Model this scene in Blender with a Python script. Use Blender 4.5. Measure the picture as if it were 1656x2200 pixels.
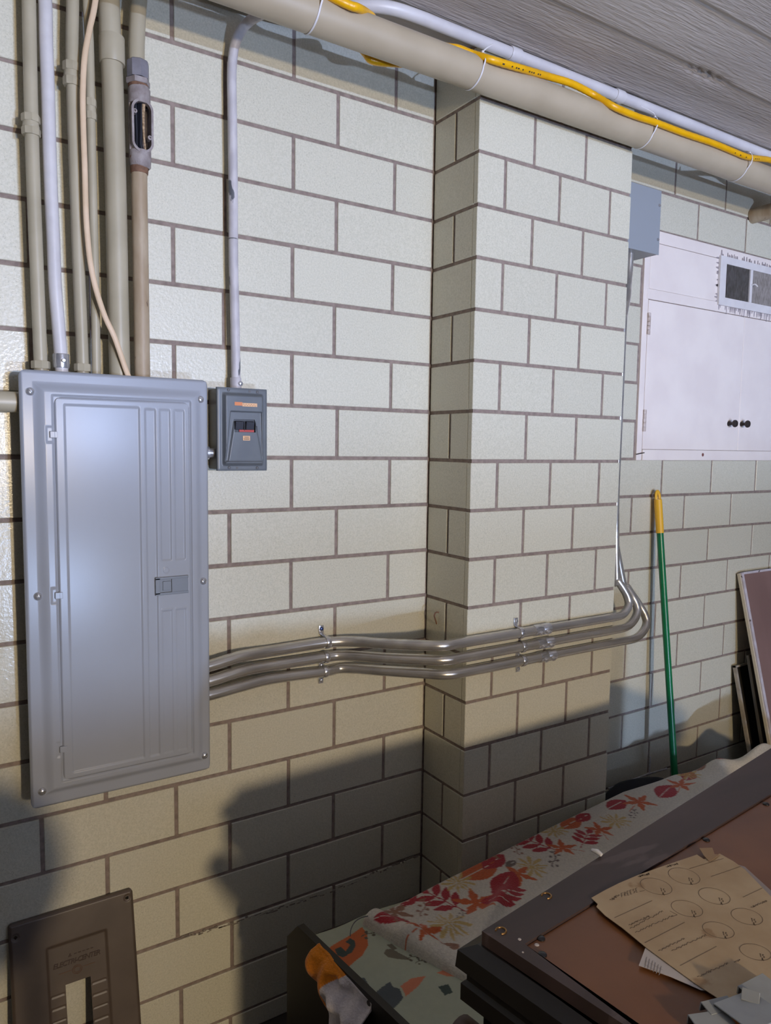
import bpy, bmesh, math, random
import numpy as np
from mathutils import Vector, Matrix, noise as mnoise

for o in list(bpy.data.objects):
    bpy.data.objects.remove(o)
SC = bpy.context.scene
COL = SC.collection
random.seed(7)
rng = np.random.RandomState(7)

# ------------------------------------------------------------------ camera
# calibrated on the 12 x 5 1/3 inch glazed blocks of the wall; metres, wall face is y = 0, z = 0 at eye-level joint
FPX, YAW, PIT, ROLL = 1589.0, 0.5713, 0.0892, 0.014
CAM = np.array([0.0, -1.76787, 0.03513])
H = 0.2032 * 2 / 3            # course height
FLOOR = -1.55
CEIL = 1.086


def _rot():
    cy, sy = math.cos(YAW), math.sin(YAW)
    f0 = np.array([sy, cy, 0]); r0 = np.array([cy, -sy, 0]); u0 = np.array([0, 0, 1.0])
    f = math.cos(PIT) * f0 - math.sin(PIT) * u0
    u = math.sin(PIT) * f0 + math.cos(PIT) * u0
    cr, sr = math.cos(ROLL), math.sin(ROLL)
    return np.array([cr * r0 + sr * u, -sr * r0 + cr * u, f])


RM = _rot()
cd = bpy.data.cameras.new('camera')
cam = bpy.data.objects.new('camera', cd)
COL.objects.link(cam)
cd.sensor_fit = 'VERTICAL'
cd.sensor_height = 24.0
cd.lens = FPX / 2200.0 * 24.0
cd.clip_start = 0.02
m4 = Matrix.Identity(4)
for i in range(3):
    m4[i][0], m4[i][1], m4[i][2], m4[i][3] = RM[0][i], RM[1][i], -RM[2][i], CAM[i]
cam.matrix_world = m4
SC.camera = cam

# ------------------------------------------------------------------ world, lamps, exposure
wd = bpy.data.worlds.new('world')
SC.world = wd
wd.use_nodes = True
wd.node_tree.nodes['Background'].inputs[0].default_value = (0.85, 0.86, 1.0, 1)
wd.node_tree.nodes['Background'].inputs[1].default_value = 0.004


def lamp(name, loc, power, color, radius):
    d = bpy.data.lights.new(name, 'POINT')
    d.energy = power; d.color = color; d.shadow_soft_size = radius
    o = bpy.data.objects.new(name, d)
    o.location = loc
    COL.objects.link(o)
    return o


lamp('warm_work_lamp', (0.60, -4.2, 0.02), 250, (1.0, 0.79, 0.52), 0.075)
lamp('cool_floor_lamp', (1.05, -5.3, -1.20), 410, (0.48, 0.64, 1.0), 0.075)
lamp('cool_desk_lamp', (1.5, -6.2, 0.10), 670, (0.48, 0.62, 1.0), 0.025)

SC.view_settings.view_transform = 'Standard'
SC.view_settings.look = 'None'
SC.view_settings.gamma = 1.0
SC.view_settings.use_curve_mapping = False
SC.view_settings.exposure = 0.0

# ------------------------------------------------------------------ helpers


def _ray(u, v):
    return RM.T @ np.array([(u - 828) / FPX, -(v - 1100) / FPX, 1.0])


def PY(u, v, y=0.0):
    r = _ray(u, v); return Vector(CAM + r * (y - CAM[1]) / r[1])


def PZ(u, v, z):
    r = _ray(u, v); return Vector(CAM + r * (z - CAM[2]) / r[2])


def lin(c):
    return tuple((x / 12.92 if x <= 0.04045 else ((x + 0.055) / 1.055) ** 2.4) for x in (v / 255.0 for v in c))


def mat(name, c1, c2=None, scale=40.0, rough=0.5, metal=0.0, bump=0.0, bscale=200.0, c3=None, t3=0.66, s3=25.0,
        coat=0.0, stretch=(1, 1, 1), detail=4.0, spec=0.5, sheen=0.0, attr=None, bdist=0.002, vary=0.0):
    m = bpy.data.materials.new(name)
    m.use_nodes = True
    nt = m.node_tree; N = nt.nodes; L = nt.links
    b = N['Principled BSDF']
    tc = N.new('ShaderNodeTexCoord')
    oi = N.new('ShaderNodeObjectInfo')
    mp = N.new('ShaderNodeVectorMath'); mp.operation = 'MULTIPLY_ADD'
    off = N.new('ShaderNodeVectorMath'); off.operation = 'SCALE'
    off.inputs[0].default_value = (31.7, 17.3, 11.9)
    L.new(oi.outputs['Random'], off.inputs['Scale'])
    mp.inputs[1].default_value = stretch
    L.new(tc.outputs['Object'], mp.inputs[0]); L.new(off.outputs[0], mp.inputs[2])
    vec = mp.outputs[0]

    def nz(sc, det=detail):
        n = N.new('ShaderNodeTexNoise'); n.inputs['Scale'].default_value = sc; n.inputs['Detail'].default_value = det
        L.new(vec, n.inputs['Vector']); return n.outputs['Fac']

    def mix(a, bb, fac):
        x = N.new('ShaderNodeMix'); x.data_type = 'RGBA'
        for sock, val in ((x.inputs[6], a), (x.inputs[7], bb)):
            if isinstance(val, tuple): sock.default_value = (*val, 1)
            else: L.new(val, sock)
        L.new(fac, x.inputs[0]); return x.outputs[2]

    def ramp(f, lo, hi):
        r = N.new('ShaderNodeMapRange'); r.inputs[1].default_value = lo; r.inputs[2].default_value = hi
        L.new(f, r.inputs[0]); return r.outputs[0]
    if attr:
        a = N.new('ShaderNodeAttribute'); a.attribute_name = attr
        col = a.outputs['Color']
        if c2:
            mm = N.new('ShaderNodeMix'); mm.data_type = 'RGBA'; mm.blend_type = 'MULTIPLY'; mm.inputs[0].default_value = 1
            L.new(col, mm.inputs[6]); L.new(mix((1.0, 1.0, 1.0), c2, ramp(nz(scale), .35, .65)), mm.inputs[7]); col = mm.outputs[2]
    else:
        col = c1
        if c2: col = mix(c1, c2, ramp(nz(scale), .35, .65))
        if c3: col = mix(col, c3, ramp(nz(s3, 6), t3, t3 + .03))
    if vary:
        hs = N.new('ShaderNodeHueSaturation')
        L.new(ramp(oi.outputs['Random'], 0, 1), hs.inputs['Value'])
        mr = hs.inputs['Value'].links[0].from_node
        mr.inputs[3].default_value = 1 - vary; mr.inputs[4].default_value = 1 + vary
        if isinstance(col, tuple): hs.inputs['Color'].default_value = (*col, 1)
        else: L.new(col, hs.inputs['Color'])
        col = hs.outputs['Color']
    if isinstance(col, tuple): b.inputs['Base Color'].default_value = (*col, 1)
    else: L.new(col, b.inputs['Base Color'])
    b.inputs['Roughness'].default_value = rough
    b.inputs['Metallic'].default_value = metal
    b.inputs['Specular IOR Level'].default_value = spec
    b.inputs['Coat Weight'].default_value = coat
    b.inputs['Coat Roughness'].default_value = 0.15
    b.inputs['Sheen Weight'].default_value = sheen
    if bump:
        bp = N.new('ShaderNodeBump'); bp.inputs['Strength'].default_value = bump; bp.inputs['Distance'].default_value = bdist
        L.new(nz(bscale, 3), bp.inputs['Height']); L.new(bp.outputs[0], b.inputs['Normal'])
        if coat: L.new(bp.outputs[0], b.inputs['Coat Normal'])
    return m


def new(name, bm_or_mesh, m=None, parent=None, smooth=None):
    if isinstance(bm_or_mesh, bmesh.types.BMesh):
        me = bpy.data.meshes.new(name)
        bmesh.ops.recalc_face_normals(bm_or_mesh, faces=bm_or_mesh.faces[:])
        bm_or_mesh.to_mesh(me); bm_or_mesh.free()
    else:
        me = bm_or_mesh
    if m:
        if len(me.materials) == 0: me.materials.append(m)
        else: me.materials[0] = m
    if smooth is not None:
        me.polygons.foreach_set('use_smooth', [True] * len(me.polygons))
        if smooth < 180: me.set_sharp_from_angle(angle=math.radians(smooth))
    o = bpy.data.objects.new(name, me)
    COL.objects.link(o)
    if parent is not None:
        o.parent = parent
        o.matrix_parent_inverse = Matrix.Translation(parent.location).inverted() if not parent.parent else \
            (Matrix.Translation(parent.location)).inverted()
    return o


def thing(name, label, cat, loc=(0, 0, 0), group=None):
    o = bpy.data.objects.new(name, None)
    o.empty_display_size = 0.05
    o.location = loc
    COL.objects.link(o)
    o['label'] = label; o['category'] = cat
    if group: o['group'] = group
    return o


def tag(o, label, cat, group=None):
    o['label'] = label; o['category'] = cat
    if group: o['group'] = group
    return o


def kid(o, parent):
    o.parent = parent
    # every thing Empty and mesh keeps world coordinates: cancel the parent's translation chain
    # parts already sit at the world origin, only a thing's Empty has a location of its own
    o.matrix_parent_inverse = Matrix.Translation(-parent.location) if parent.parent is None else Matrix.Identity(4)
    return o


def part(name, bm, m, parent, smooth=None, label=None):
    o = new(name, bm, m, None, smooth)
    kid(o, parent)
    if label: o['label'] = label
    return o


def bx(bm, c, s, rot=None, bev=0.0, seg=2):
    r = bmesh.ops.create_cube(bm, size=1.0)
    vs = r['verts']
    M = Matrix.Translation(c) @ (rot.to_4x4() if rot else Matrix.Identity(4)) @ Matrix.Diagonal((*s, 1))
    bmesh.ops.transform(bm, matrix=M, verts=vs)
    if bev:
        es = list({e for v in vs for e in v.link_edges})
        bmesh.ops.bevel(bm, geom=es, offset=bev, segments=seg, profile=0.5, affect='EDGES')
    return bm


def box(c, s, rot=None, bev=0.0, seg=2):
    return bx(bmesh.new(), c, s, rot, bev, seg)


def catmull(pts, n=8):
    pts = [Vector(p) for p in pts]
    P = [pts[0] * 2 - pts[1]] + pts + [pts[-1] * 2 - pts[-2]]
    out = []
    for i in range(1, len(P) - 2):
        a, b, c, d = P[i - 1], P[i], P[i + 1], P[i + 2]
        for k in range(n):
            t = k / n
            out.append(0.5 * ((2 * b) + (c - a) * t + (2 * a - 5 * b + 4 * c - d) * t * t + (3 * b - a - 3 * c + d) * t ** 3))
    out.append(pts[-1])
    return out


def tube(bm, pts, r, seg=16, caps=True, closed=False, flat=None, up=None):
    """sweep a circle (or flat=(w,h) ellipse) along pts; r float or list"""
    pts = [Vector(p) for p in pts]
    n = len(pts)
    rs = r if isinstance(r, (list, tuple)) else [r] * n
    T = []
    for i in range(n):
        a = pts[(i - 1) % n] if (closed or i > 0) else pts[i]
        b = pts[(i + 1) % n] if (closed or i < n - 1) else pts[i]
        T.append((b - a).normalized())
    nrm = Vector(up) if up else (Vector((0, 0, 1)) if abs(T[0].z) < 0.9 else Vector((1, 0, 0)))
    nrm = (nrm - T[0] * nrm.dot(T[0])).normalized()
    rings = []
    for i in range(n):
        nrm = (nrm - T[i] * nrm.dot(T[i])).normalized()
        bi = T[i].cross(nrm)
        ring = []
        for k in range(seg):
            a = 2 * math.pi * k / seg
            if flat: q = nrm * (math.cos(a) * flat[0] * rs[i]) + bi * (math.sin(a) * flat[1] * rs[i])
            else: q = nrm * (math.cos(a) * rs[i]) + bi * (math.sin(a) * rs[i])
            ring.append(bm.verts.new(pts[i] + q))
        rings.append(ring)
    m = n if closed else n - 1
    for i in range(m):
        A, B = rings[i], rings[(i + 1) % n]
        for k in range(seg):
            bm.faces.new((A[k], A[(k + 1) % seg], B[(k + 1) % seg], B[k]))
    if caps and not closed:
        bm.faces.new(rings[0][::-1]); bm.faces.new(rings[-1])
    return bm


def cyl(bm, a, b, r, seg=20, r2=None):
    return tube(bm, [a, b], [r, r if r2 is None else r2], seg)


def lathe(bm, base, axis, prof, seg=20, cap=True):
    """prof: list of (distance along axis, radius)"""
    base = Vector(base); axis = Vector(axis).normalized()
    n = Vector((0, 0, 1)) if abs(axis.z) < .9 else Vector((1, 0, 0))
    n = (n - axis * n.dot(axis)).normalized(); b = axis.cross(n)
    rings = []
    for d, r in prof:
        rings.append([bm.verts.new(base + axis * d + (n * math.cos(2 * math.pi * k / seg) + b * math.sin(2 * math.pi * k / seg)) * r)
                      for k in range(seg)])
    for A, B in zip(rings, rings[1:]):
        for k in range(seg):
            bm.faces.new((A[k], A[(k + 1) % seg], B[(k + 1) % seg], B[k]))
    if cap:
        bm.faces.new(rings[0][::-1]); bm.faces.new(rings[-1])
    return bm


def prism(bm, poly, off):
    """polygon (list of 3D points) extruded by vector off"""
    off = Vector(off)
    a = [bm.verts.new(Vector(p)) for p in poly]
    b = [bm.verts.new(Vector(p) + off) for p in poly]
    bm.faces.new(a); bm.faces.new(b[::-1])
    n = len(a)
    for i in range(n):
        bm.faces.new((a[i], b[i], b[(i + 1) % n], a[(i + 1) % n]))
    return bm


def ss(x, a, b):
    t = np.clip((x - a) / (b - a), 0, 1)
    return t * t * (3 - 2 * t)


def gridmesh(name, PX, PYY, PZZ, col=None, skirt=None, holes=None):
    """mesh from 2-D arrays of coordinates; skirt = vector added to the border to give thickness"""
    ny, nx = PX.shape
    V = np.stack([PX, PYY, PZZ], -1).reshape(-1, 3)
    idx = np.arange(ny * nx).reshape(ny, nx)
    F = np.stack([idx[:-1, :-1], idx[:-1, 1:], idx[1:, 1:], idx[1:, :-1]], -1).reshape(-1, 4)
    if holes is not None:
        hc = holes[:-1, :-1] & holes[1:, 1:] & holes[:-1, 1:] & holes[1:, :-1]
        F = F[~hc.reshape(-1)]
    if skirt is not None:
        border = np.concatenate([idx[0, :-1], idx[:-1, -1], idx[-1, :0:-1], idx[:0:-1, 0]])
        B = V[border] + np.array(skirt)
        k = len(V); n = len(border)
        V = np.concatenate([V, B])
        j = np.arange(n); j2 = (j + 1) % n
        F = np.concatenate([F, np.stack([border[j2], border[j], k + j, k + j2], -1)])
    me = bpy.data.meshes.new(name)
    me.vertices.add(len(V)); me.vertices.foreach_set('co', V.astype(np.float32).reshape(-1))
    me.loops.add(len(F) * 4); me.loops.foreach_set('vertex_index', F.astype(np.int32).reshape(-1))
    me.polygons.add(len(F))
    me.polygons.foreach_set('loop_start', np.arange(0, len(F) * 4, 4, dtype=np.int32))
    me.polygons.foreach_set('loop_total', np.full(len(F), 4, dtype=np.int32))
    me.update(calc_edges=True)
    if col is not None:
        a = me.color_attributes.new('print', 'FLOAT_COLOR', 'POINT')
        c = np.ones((len(V), 4), np.float32); c[:ny * nx, :3] = col.reshape(-1, 3)
        if len(V) > ny * nx: c[ny * nx:, :3] = c[border, :3]
        a.data.foreach_set('color', c.reshape(-1))
    me.validate()
    return me


def text_mesh(txt, size, depth=0.0003, shear=0.0, spacing=1.0, offset=0.0):
    cu = bpy.data.curves.new('t', 'FONT')
    cu.body = txt; cu.size = size; cu.extrude = depth; cu.shear = shear; cu.space_character = spacing
    cu.align_x = 'CENTER'; cu.align_y = 'CENTER'; cu.resolution_u = 3; cu.offset = offset
    o = bpy.data.objects.new('t', cu); COL.objects.link(o)
    bpy.context.view_layer.update()
    me = bpy.data.meshes.new_from_object(o.evaluated_get(bpy.context.evaluated_depsgraph_get()))
    bpy.data.objects.remove(o); bpy.data.curves.remove(cu)
    return me


# ------------------------------------------------------------------ materials
M_tile = mat('glazed_block', lin((212, 208, 190)), lin((200, 197, 178)), scale=230, rough=0.40, bump=0.20, bscale=140,
             c3=lin((182, 179, 161)), t3=0.62, s3=380, vary=0.03, coat=0.25, bdist=0.003, detail=2)
M_mortar = mat('mortar', lin((150, 135, 126)), lin((126, 112, 105)), scale=60, rough=0.95, bump=0.5, bscale=260)
M_ceil = mat('painted_concrete_ceiling', lin((192, 184, 177)), lin((176, 168, 162)), scale=9, rough=0.5, bump=0.9, bscale=110,
             stretch=(0.16, 1.4, 1), bdist=0.004)
M_floor = mat('concrete_floor', lin((70, 64, 58)), lin((60, 54, 49)), scale=6, rough=0.7, bump=0.2, bscale=80)
M_beige = mat('beige_pipe_paint', lin((181, 168, 145)), lin((173, 160, 137)), scale=9, rough=0.42, c3=lin((98, 88, 80)), t3=0.735, s3=70)
M_beige2 = mat('beige_conduit_paint', lin((178, 169, 146)), lin((168, 159, 136)), scale=12, rough=0.4, c3=lin((104, 100, 92)), t3=0.75, s3=55)
M_tan = mat('tan_worn_paint', lin((182, 166, 142)), lin((158, 138, 112)), scale=26, rough=0.5, c3=lin((104, 84, 68)), t3=0.67, s3=60, stretch=(1, 1, .35))
M_white = mat('white_conduit_paint', lin((210, 207, 208)), lin((198, 195, 197)), scale=22, rough=0.4, c3=lin((120, 118, 122)), t3=0.75, s3=60)
M_white2 = mat('chipped_white_paint', lin((202, 198, 200)), lin((182, 178, 182)), scale=50, rough=0.5, c3=lin((96, 98, 104)), t3=0.64, s3=34, stretch=(1, 1, .4))
M_whitec = mat('white_ceiling_conduit', lin((208, 206, 208)), lin((194, 192, 196)), scale=12, rough=0.4)
M_emt = mat('galvanized_steel', lin((214, 211, 206)), lin((190, 187, 183)), scale=30, rough=0.27, metal=0.72, bump=0.06, bscale=90, stretch=(.3, 1, 1))
M_zinc = mat('bright_zinc', lin((222, 222, 226)), lin((204, 205, 210)), scale=60, rough=0.24, metal=0.75)
M_ironbody = mat('grey_cast_iron', lin((158, 150, 148)), lin((132, 122, 120)), scale=60, rough=0.6, bump=0.4, bscale=300, c3=lin((112, 76, 60)), t3=0.63, s3=45)
M_rust = mat('rusty_brown', lin((128, 94, 72)), lin((100, 72, 56)), scale=80, rough=0.8, bump=.3)
M_panel = mat('grey_powder_coat', lin((158, 162, 170)), lin((155, 159, 167)), scale=5, rough=0.22, spec=.13, coat=0.0, bump=0.02, bscale=400)
M_tub = mat('dark_grey_box_steel', lin((96, 96, 98)), rough=0.5)
M_encl = mat('blue_grey_enamel', lin((108, 113, 117)), lin((100, 105, 110)), scale=18, rough=0.3, spec=.3, coat=0.0)
M_enclside = mat('dark_enamel', lin((84, 82, 80)), rough=0.45)
M_jbox = mat('blue_grey_box_paint', lin((146, 152, 158)), rough=0.4)
M_jdark = mat('grey_box_inside', lin((150, 150, 152)), rough=0.5)
M_black = mat('black_plastic', lin((28, 28, 32)), rough=0.35)
M_dkhandle = mat('dark_handle_plastic', lin((52, 54, 62)), rough=0.3)
M_latch = mat('slate_latch_plastic', lin((104, 109, 116)), rough=0.4)
M_red = mat('red_strip', lin((176, 48, 40)), rough=0.5)
M_orange = mat('orange_sticker', lin((214, 132, 84)), rough=0.6)
M_peach = mat('peach_sticker', lin((222, 178, 136)), rough=0.6)
M_ink = mat('dark_ink', lin((50, 44, 42)), rough=0.8)
M_redink = mat('faded_orange_ink', lin((150, 92, 60)), rough=0.8)
M_emblem = mat('faded_brown_emblem', lin((102, 72, 54)), rough=.6)
M_yellow = mat('yellow_jacket', lin((236, 178, 8)), lin((226, 166, 4)), scale=30, rough=0.35)
M_tie = mat('white_nylon', lin((214, 212, 214)), rough=0.4)
M_cream = mat('cream_cable_jacket', lin((222, 196, 166)), lin((210, 184, 152)), scale=20, rough=0.5)
M_wire = mat('black_wire', lin((26, 28, 36)), rough=0.35)
M_cloth = mat('frayed_tan_braid', lin((196, 168, 134)), lin((120, 96, 70)), scale=160, rough=0.9, bump=.5)
M_cab = mat('white_cabinet_paint', lin((238, 228, 220)), lin((231, 220, 213)), scale=7, rough=0.42, c3=lin((150, 140, 142)), t3=0.76, s3=14)
M_vent = mat('white_register_paint', lin((224, 220, 218)), lin((214, 210, 209)), scale=20, rough=0.4)
M_louv = mat('dusty_louver', lin((150, 144, 140)), lin((120, 114, 108)), scale=40, rough=0.7)
M_louvdark = mat('dark_louver_gap', lin((44, 40, 36)), rough=0.9)
M_soot = mat('grey_dust_streak', lin((166, 157, 158)), lin((140, 131, 132)), scale=60, rough=0.9)
M_knob = mat('dark_bronze_knob', lin((58, 52, 50)), rough=0.4, metal=.3)
M_hinge = mat('painted_hinge', lin((206, 194, 188)), lin((178, 160, 146)), scale=90, rough=0.55, metal=0.1)
M_green = mat('green_broom_tube', lin((20, 118, 72)), lin((16, 104, 62)), scale=10, rough=0.28)
M_yelcap = mat('yellow_cap_plastic', lin((232, 178, 46)), rough=0.45)
M_brownb = mat('mauve_brown_hardboard', lin((140, 112, 106)), lin((128, 102, 96)), scale=9, rough=0.45, stretch=(1, 1, .3))
M_edge = mat('worn_white_edge', lin((206, 200, 208)), lin((188, 180, 184)), scale=30, rough=.6, c3=lin((92, 80, 76)), t3=0.68, s3=50)
M_yeledge = mat('yellowed_edge', lin((200, 188, 164)), rough=.7)
M_dkboard = mat('charcoal_board', lin((76, 72, 66)), lin((62, 58, 54)), scale=12, rough=.6)
M_frame = mat('pale_grey_frame', lin((176, 166, 150)), lin((150, 140, 126)), scale=30, rough=.5)
M_glassdk = mat('dark_frame_fill', lin((44, 40, 36)), rough=.5)
M_plate = mat('brown_steel_plate', lin((92, 80, 71)), lin((82, 71, 63)), scale=14, rough=.42, c3=lin((120, 106, 96)), t3=.74, s3=60)
M_platein = mat('grey_brown_plate_center', lin((106, 98, 92)), lin((98, 90, 84)), scale=20, rough=.42)
M_dwood = mat('dark_plum_stained_wood', lin((72, 56, 55)), lin((58, 45, 44)), scale=5, rough=.55, stretch=(.5, 2.2, 1), c3=lin((84, 69, 68)), t3=.62, s3=6)
M_rwood = mat('reddish_brown_hardboard', lin((122, 76, 40)), lin((104, 62, 33)), scale=5, rough=.45)
M_bwood = mat('near_black_wood', lin((24, 19, 18)), lin((19, 15, 14)), scale=8, rough=.45)
M_paper = mat('aged_note_paper', lin((188, 166, 136)), lin((174, 150, 120)), scale=14, rough=.85, c3=lin((158, 130, 100)), t3=.62, s3=10)
M_wpaper = mat('white_label_paper', lin((190, 182, 180)), rough=.8)
M_gpaper = mat('grey_backing_sheet', lin((150, 140, 138)), rough=.8)
M_pencil = mat('pencil_line', lin((122, 104, 86)), rough=.9)
M_clip = mat('grey_breaker_plate', lin((152, 156, 158)), lin((140, 144, 146)), scale=20, rough=.4)
M_brass = mat('brass_cup_washer', lin((150, 116, 72)), rough=.35, metal=.8)
M_fleece = mat('printed_fleece', (1, 1, 1), (0.86, 0.86, 0.86), scale=150, rough=1.0, bump=.7, bscale=240, attr='print', sheen=.3, bdist=.004)
M_mint = mat('printed_cotton', (1, 1, 1), (0.95, 0.95, 0.95), scale=60, rough=.9, attr='print', bump=.1, bscale=300)
M_bag = mat('black_cloth', lin((36, 36, 42)), rough=.9, bump=.3)
M_caulk = mat('white_caulk', lin((206, 206, 210)), lin((180, 178, 176)), scale=80, rough=.8, bump=.5)
M_crumb = mat('old_mortar_smear', lin((150, 140, 128)), lin((120, 110, 100)), scale=120, rough=1, bump=.6)

M_plain = mat('plain_room_paint', lin((66, 62, 57)), lin((60, 56, 51)), scale=3, rough=.7)
M_sky = bpy.data.materials.new('daylight_pane'); M_sky.use_nodes = True
_b = M_sky.node_tree.nodes['Principled BSDF']; _b.inputs['Base Color'].default_value = (.6, .7, .8, 1)
_b.inputs['Emission Color'].default_value = (.70, .82, 1.0, 1); _b.inputs['Emission Strength'].default_value = 2.2

# ------------------------------------------------------------------ room shell
RX0, RX1, RY = -3.2, 6.2, -7.2
fl = new('floor', box(((RX0 + RX1) / 2, RY / 2 + .05, FLOOR - .06), (RX1 - RX0 + .3, -RY + .4, .12)), M_floor); fl['kind'] = 'structure'


def shell(name, c, s_, m=None):
    o = new(name, box(c, s_), m or M_plain); o['kind'] = 'structure'
    return o


RZ = (FLOOR + CEIL) / 2; RH = CEIL - FLOOR
shell('wall_left', (RX0 - .06, RY / 2, RZ), (.12, -RY, RH))
shell('wall_right', (RX1 + .06, RY / 2, RZ), (.12, -RY, RH))
# opposite wall with the daylight window
WX0, WX1, WZ0, WZ1 = .7, 3.5, -.70, .90
shell('wall_front', ((RX0 + WX0) / 2, RY - .06, RZ), (WX0 - RX0, .12, RH))
shell('wall_front', ((RX1 + WX1) / 2, RY - .06, RZ), (RX1 - WX1, .12, RH))
shell('wall_front', ((WX0 + WX1) / 2, RY - .06, (FLOOR + WZ0) / 2), (WX1 - WX0, .12, WZ0 - FLOOR))
shell('wall_front', ((WX0 + WX1) / 2, RY - .06, (CEIL + WZ1) / 2), (WX1 - WX0, .12, CEIL - WZ1))
win_ = shell('window_1', ((WX0 + WX1) / 2, RY - .07, (WZ0 + WZ1) / 2), (WX1 - WX0, .02, WZ1 - WZ0), M_sky)
bm = bmesh.new()
for x in (WX0 + .03, (WX0 + WX1) / 2, WX1 - .03): bx(bm, (x, RY - .03, (WZ0 + WZ1) / 2), (.06, .05, WZ1 - WZ0))
for z in (WZ0 + .03, WZ1 - .03): bx(bm, ((WX0 + WX1) / 2, RY - .03, z), (WX1 - WX0, .05, .06))
part('window_frame', bm, M_whitec, win_)
# rest of the ceiling and the side strips of the back wall
shell('ceiling', ((RX0 + RX1) / 2, (RY - 1.9) / 2, CEIL + .06), (RX1 - RX0, -RY - 1.9, .12))
shell('ceiling', ((RX0 - .42) / 2, -.95, CEIL + .06), (-.42 - RX0, 1.9, .12))
shell('ceiling', ((RX1 + 3.62) / 2, -.95, CEIL + .06), (RX1 - 3.62, 1.9, .12))
shell('wall_left_return', ((RX0 - .42) / 2, .06, RZ), (-.42 - RX0, .12, RH), M_tile)
shell('wall_right_return', ((RX1 + 3.62) / 2, .06, RZ), (RX1 - 3.62, .12, RH), M_tile)
# unseen baffles added behind the camera to cut cool lamp light low down
shell('added_baffle', ((RX0 + RX1) / 2, -5.66, (FLOOR + .085) / 2), (RX1 - RX0, .12, .085 - FLOOR))
shell('added_baffle', ((RX0 + 1.374) / 2, -3.0, (FLOOR - .927) / 2), (1.374 - RX0, .2, -.927 - FLOOR))

# wall: a mortar bed with single glazed blocks set proud of it
J = 0.0095                                   # joint width
XL, XR = -0.42, 3.62
KLO, KHI = -12, 8
bed = box(((XL + XR) / 2, .0035 + .06, (FLOOR + CEIL) / 2), (XR - XL, .12, CEIL - FLOOR))
wall = new('wall_back', bed, M_mortar); wall['kind'] = 'structure'

CAB = (2.206, 3.50, -0.004, 0.811)           # opening taken by the built-in cabinet
BLK = {}


def block_mesh(w, h, d=.018):
    key = (round(w, 3), round(h, 3), round(d, 3))
    if key not in BLK:
        bm = bmesh.new()
        n = 1
        bx(bm, (0, d / 2, 0), (w, d, h), bev=.0013, seg=1)
        me = bpy.data.meshes.new('block')
        bmesh.ops.recalc_face_normals(bm, faces=bm.faces[:])
        bm.to_mesh(me); bm.free(); me.materials.append(M_tile)
        BLK[key] = me
    return BLK[key]


def put_block(parent, xa, xb, za, zb, y=0.0, side=None):
    """block whose face fills xa..xb (joints already taken off); side=-1/+1: face looks along -x/+x at y range"""
    w, h = xb - xa, zb - za
    if w < .012 or h < .012: return
    o = bpy.data.objects.new('block', block_mesh(w, h))
    COL.objects.link(o)
    dz, dr = random.uniform(-.0006, .0006), random.uniform(-.0025, .0025)
    if side is None:
        o.location = ((xa + xb) / 2, y + random.uniform(-.0005, .0004), (za + zb) / 2 + dz)
        o.rotation_euler = (random.uniform(-.002, .002), dr, random.uniform(-.002, .002))
    else:
        o.location = (y, (xa + xb) / 2, (za + zb) / 2)
        o.rotation_euler = (0, 0, -math.pi / 2 if side < 0 else math.pi / 2)
    kid(o, parent)
    return o


A0, B0 = 0.842, 0.974
OFF = {7: .004, 5: .003, 3: .001, 1: 0, -1: 0, -3: -.001, -5: -.008, -7: -.007, -9: -.007, 6: -.001, 4: -.004, 2: -.008, 0: .003, -2: .003, -4: .001, -6: .001, -8: .001, -10: .005}
SP = 0.3068
PILX0, PILX1, PILY = 1.285, 1.887, -0.1966
for k in range(KLO, KHI + 1):
    za, zb = k * H + J / 2, min((k + 1) * H - J / 2, CEIL)
    za = max(za, FLOOR + .002)
    odd = k % 2 != 0
    j0 = (A0 if odd else B0) + OFF.get(k, 0)
    left = sorted([j0 + SP * i for i in range(-5, 2) if XL < j0 + SP * i < 1.24] + [XL, 1.287])
    r0 = (2.361 if odd else 2.198)
    right = sorted([r0 + .3055 * i for i in range(-2, 5) if 1.93 < r0 + .3055 * i < XR - .03] + [1.885, XR])
    for js in (left, right):
        for xa, xb in zip(js, js[1:]):
            a = xa + (J / 2 if xa not in (XL, 1.885) else 0)
            b = xb - (J / 2 if xb not in (XR,) else 0)
            if xb == 1.287: b = 1.2815
            # leave the cabinet's opening free
            if zb > CAB[2] + .01 and za < CAB[3] - .01 and b > CAB[0]:
                if a < CAB[0] - .02: b = min(b, CAB[0] - .006)
                else: a = max(a, CAB[1] + .006)
            put_block(wall, a, b, za, zb)

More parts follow.
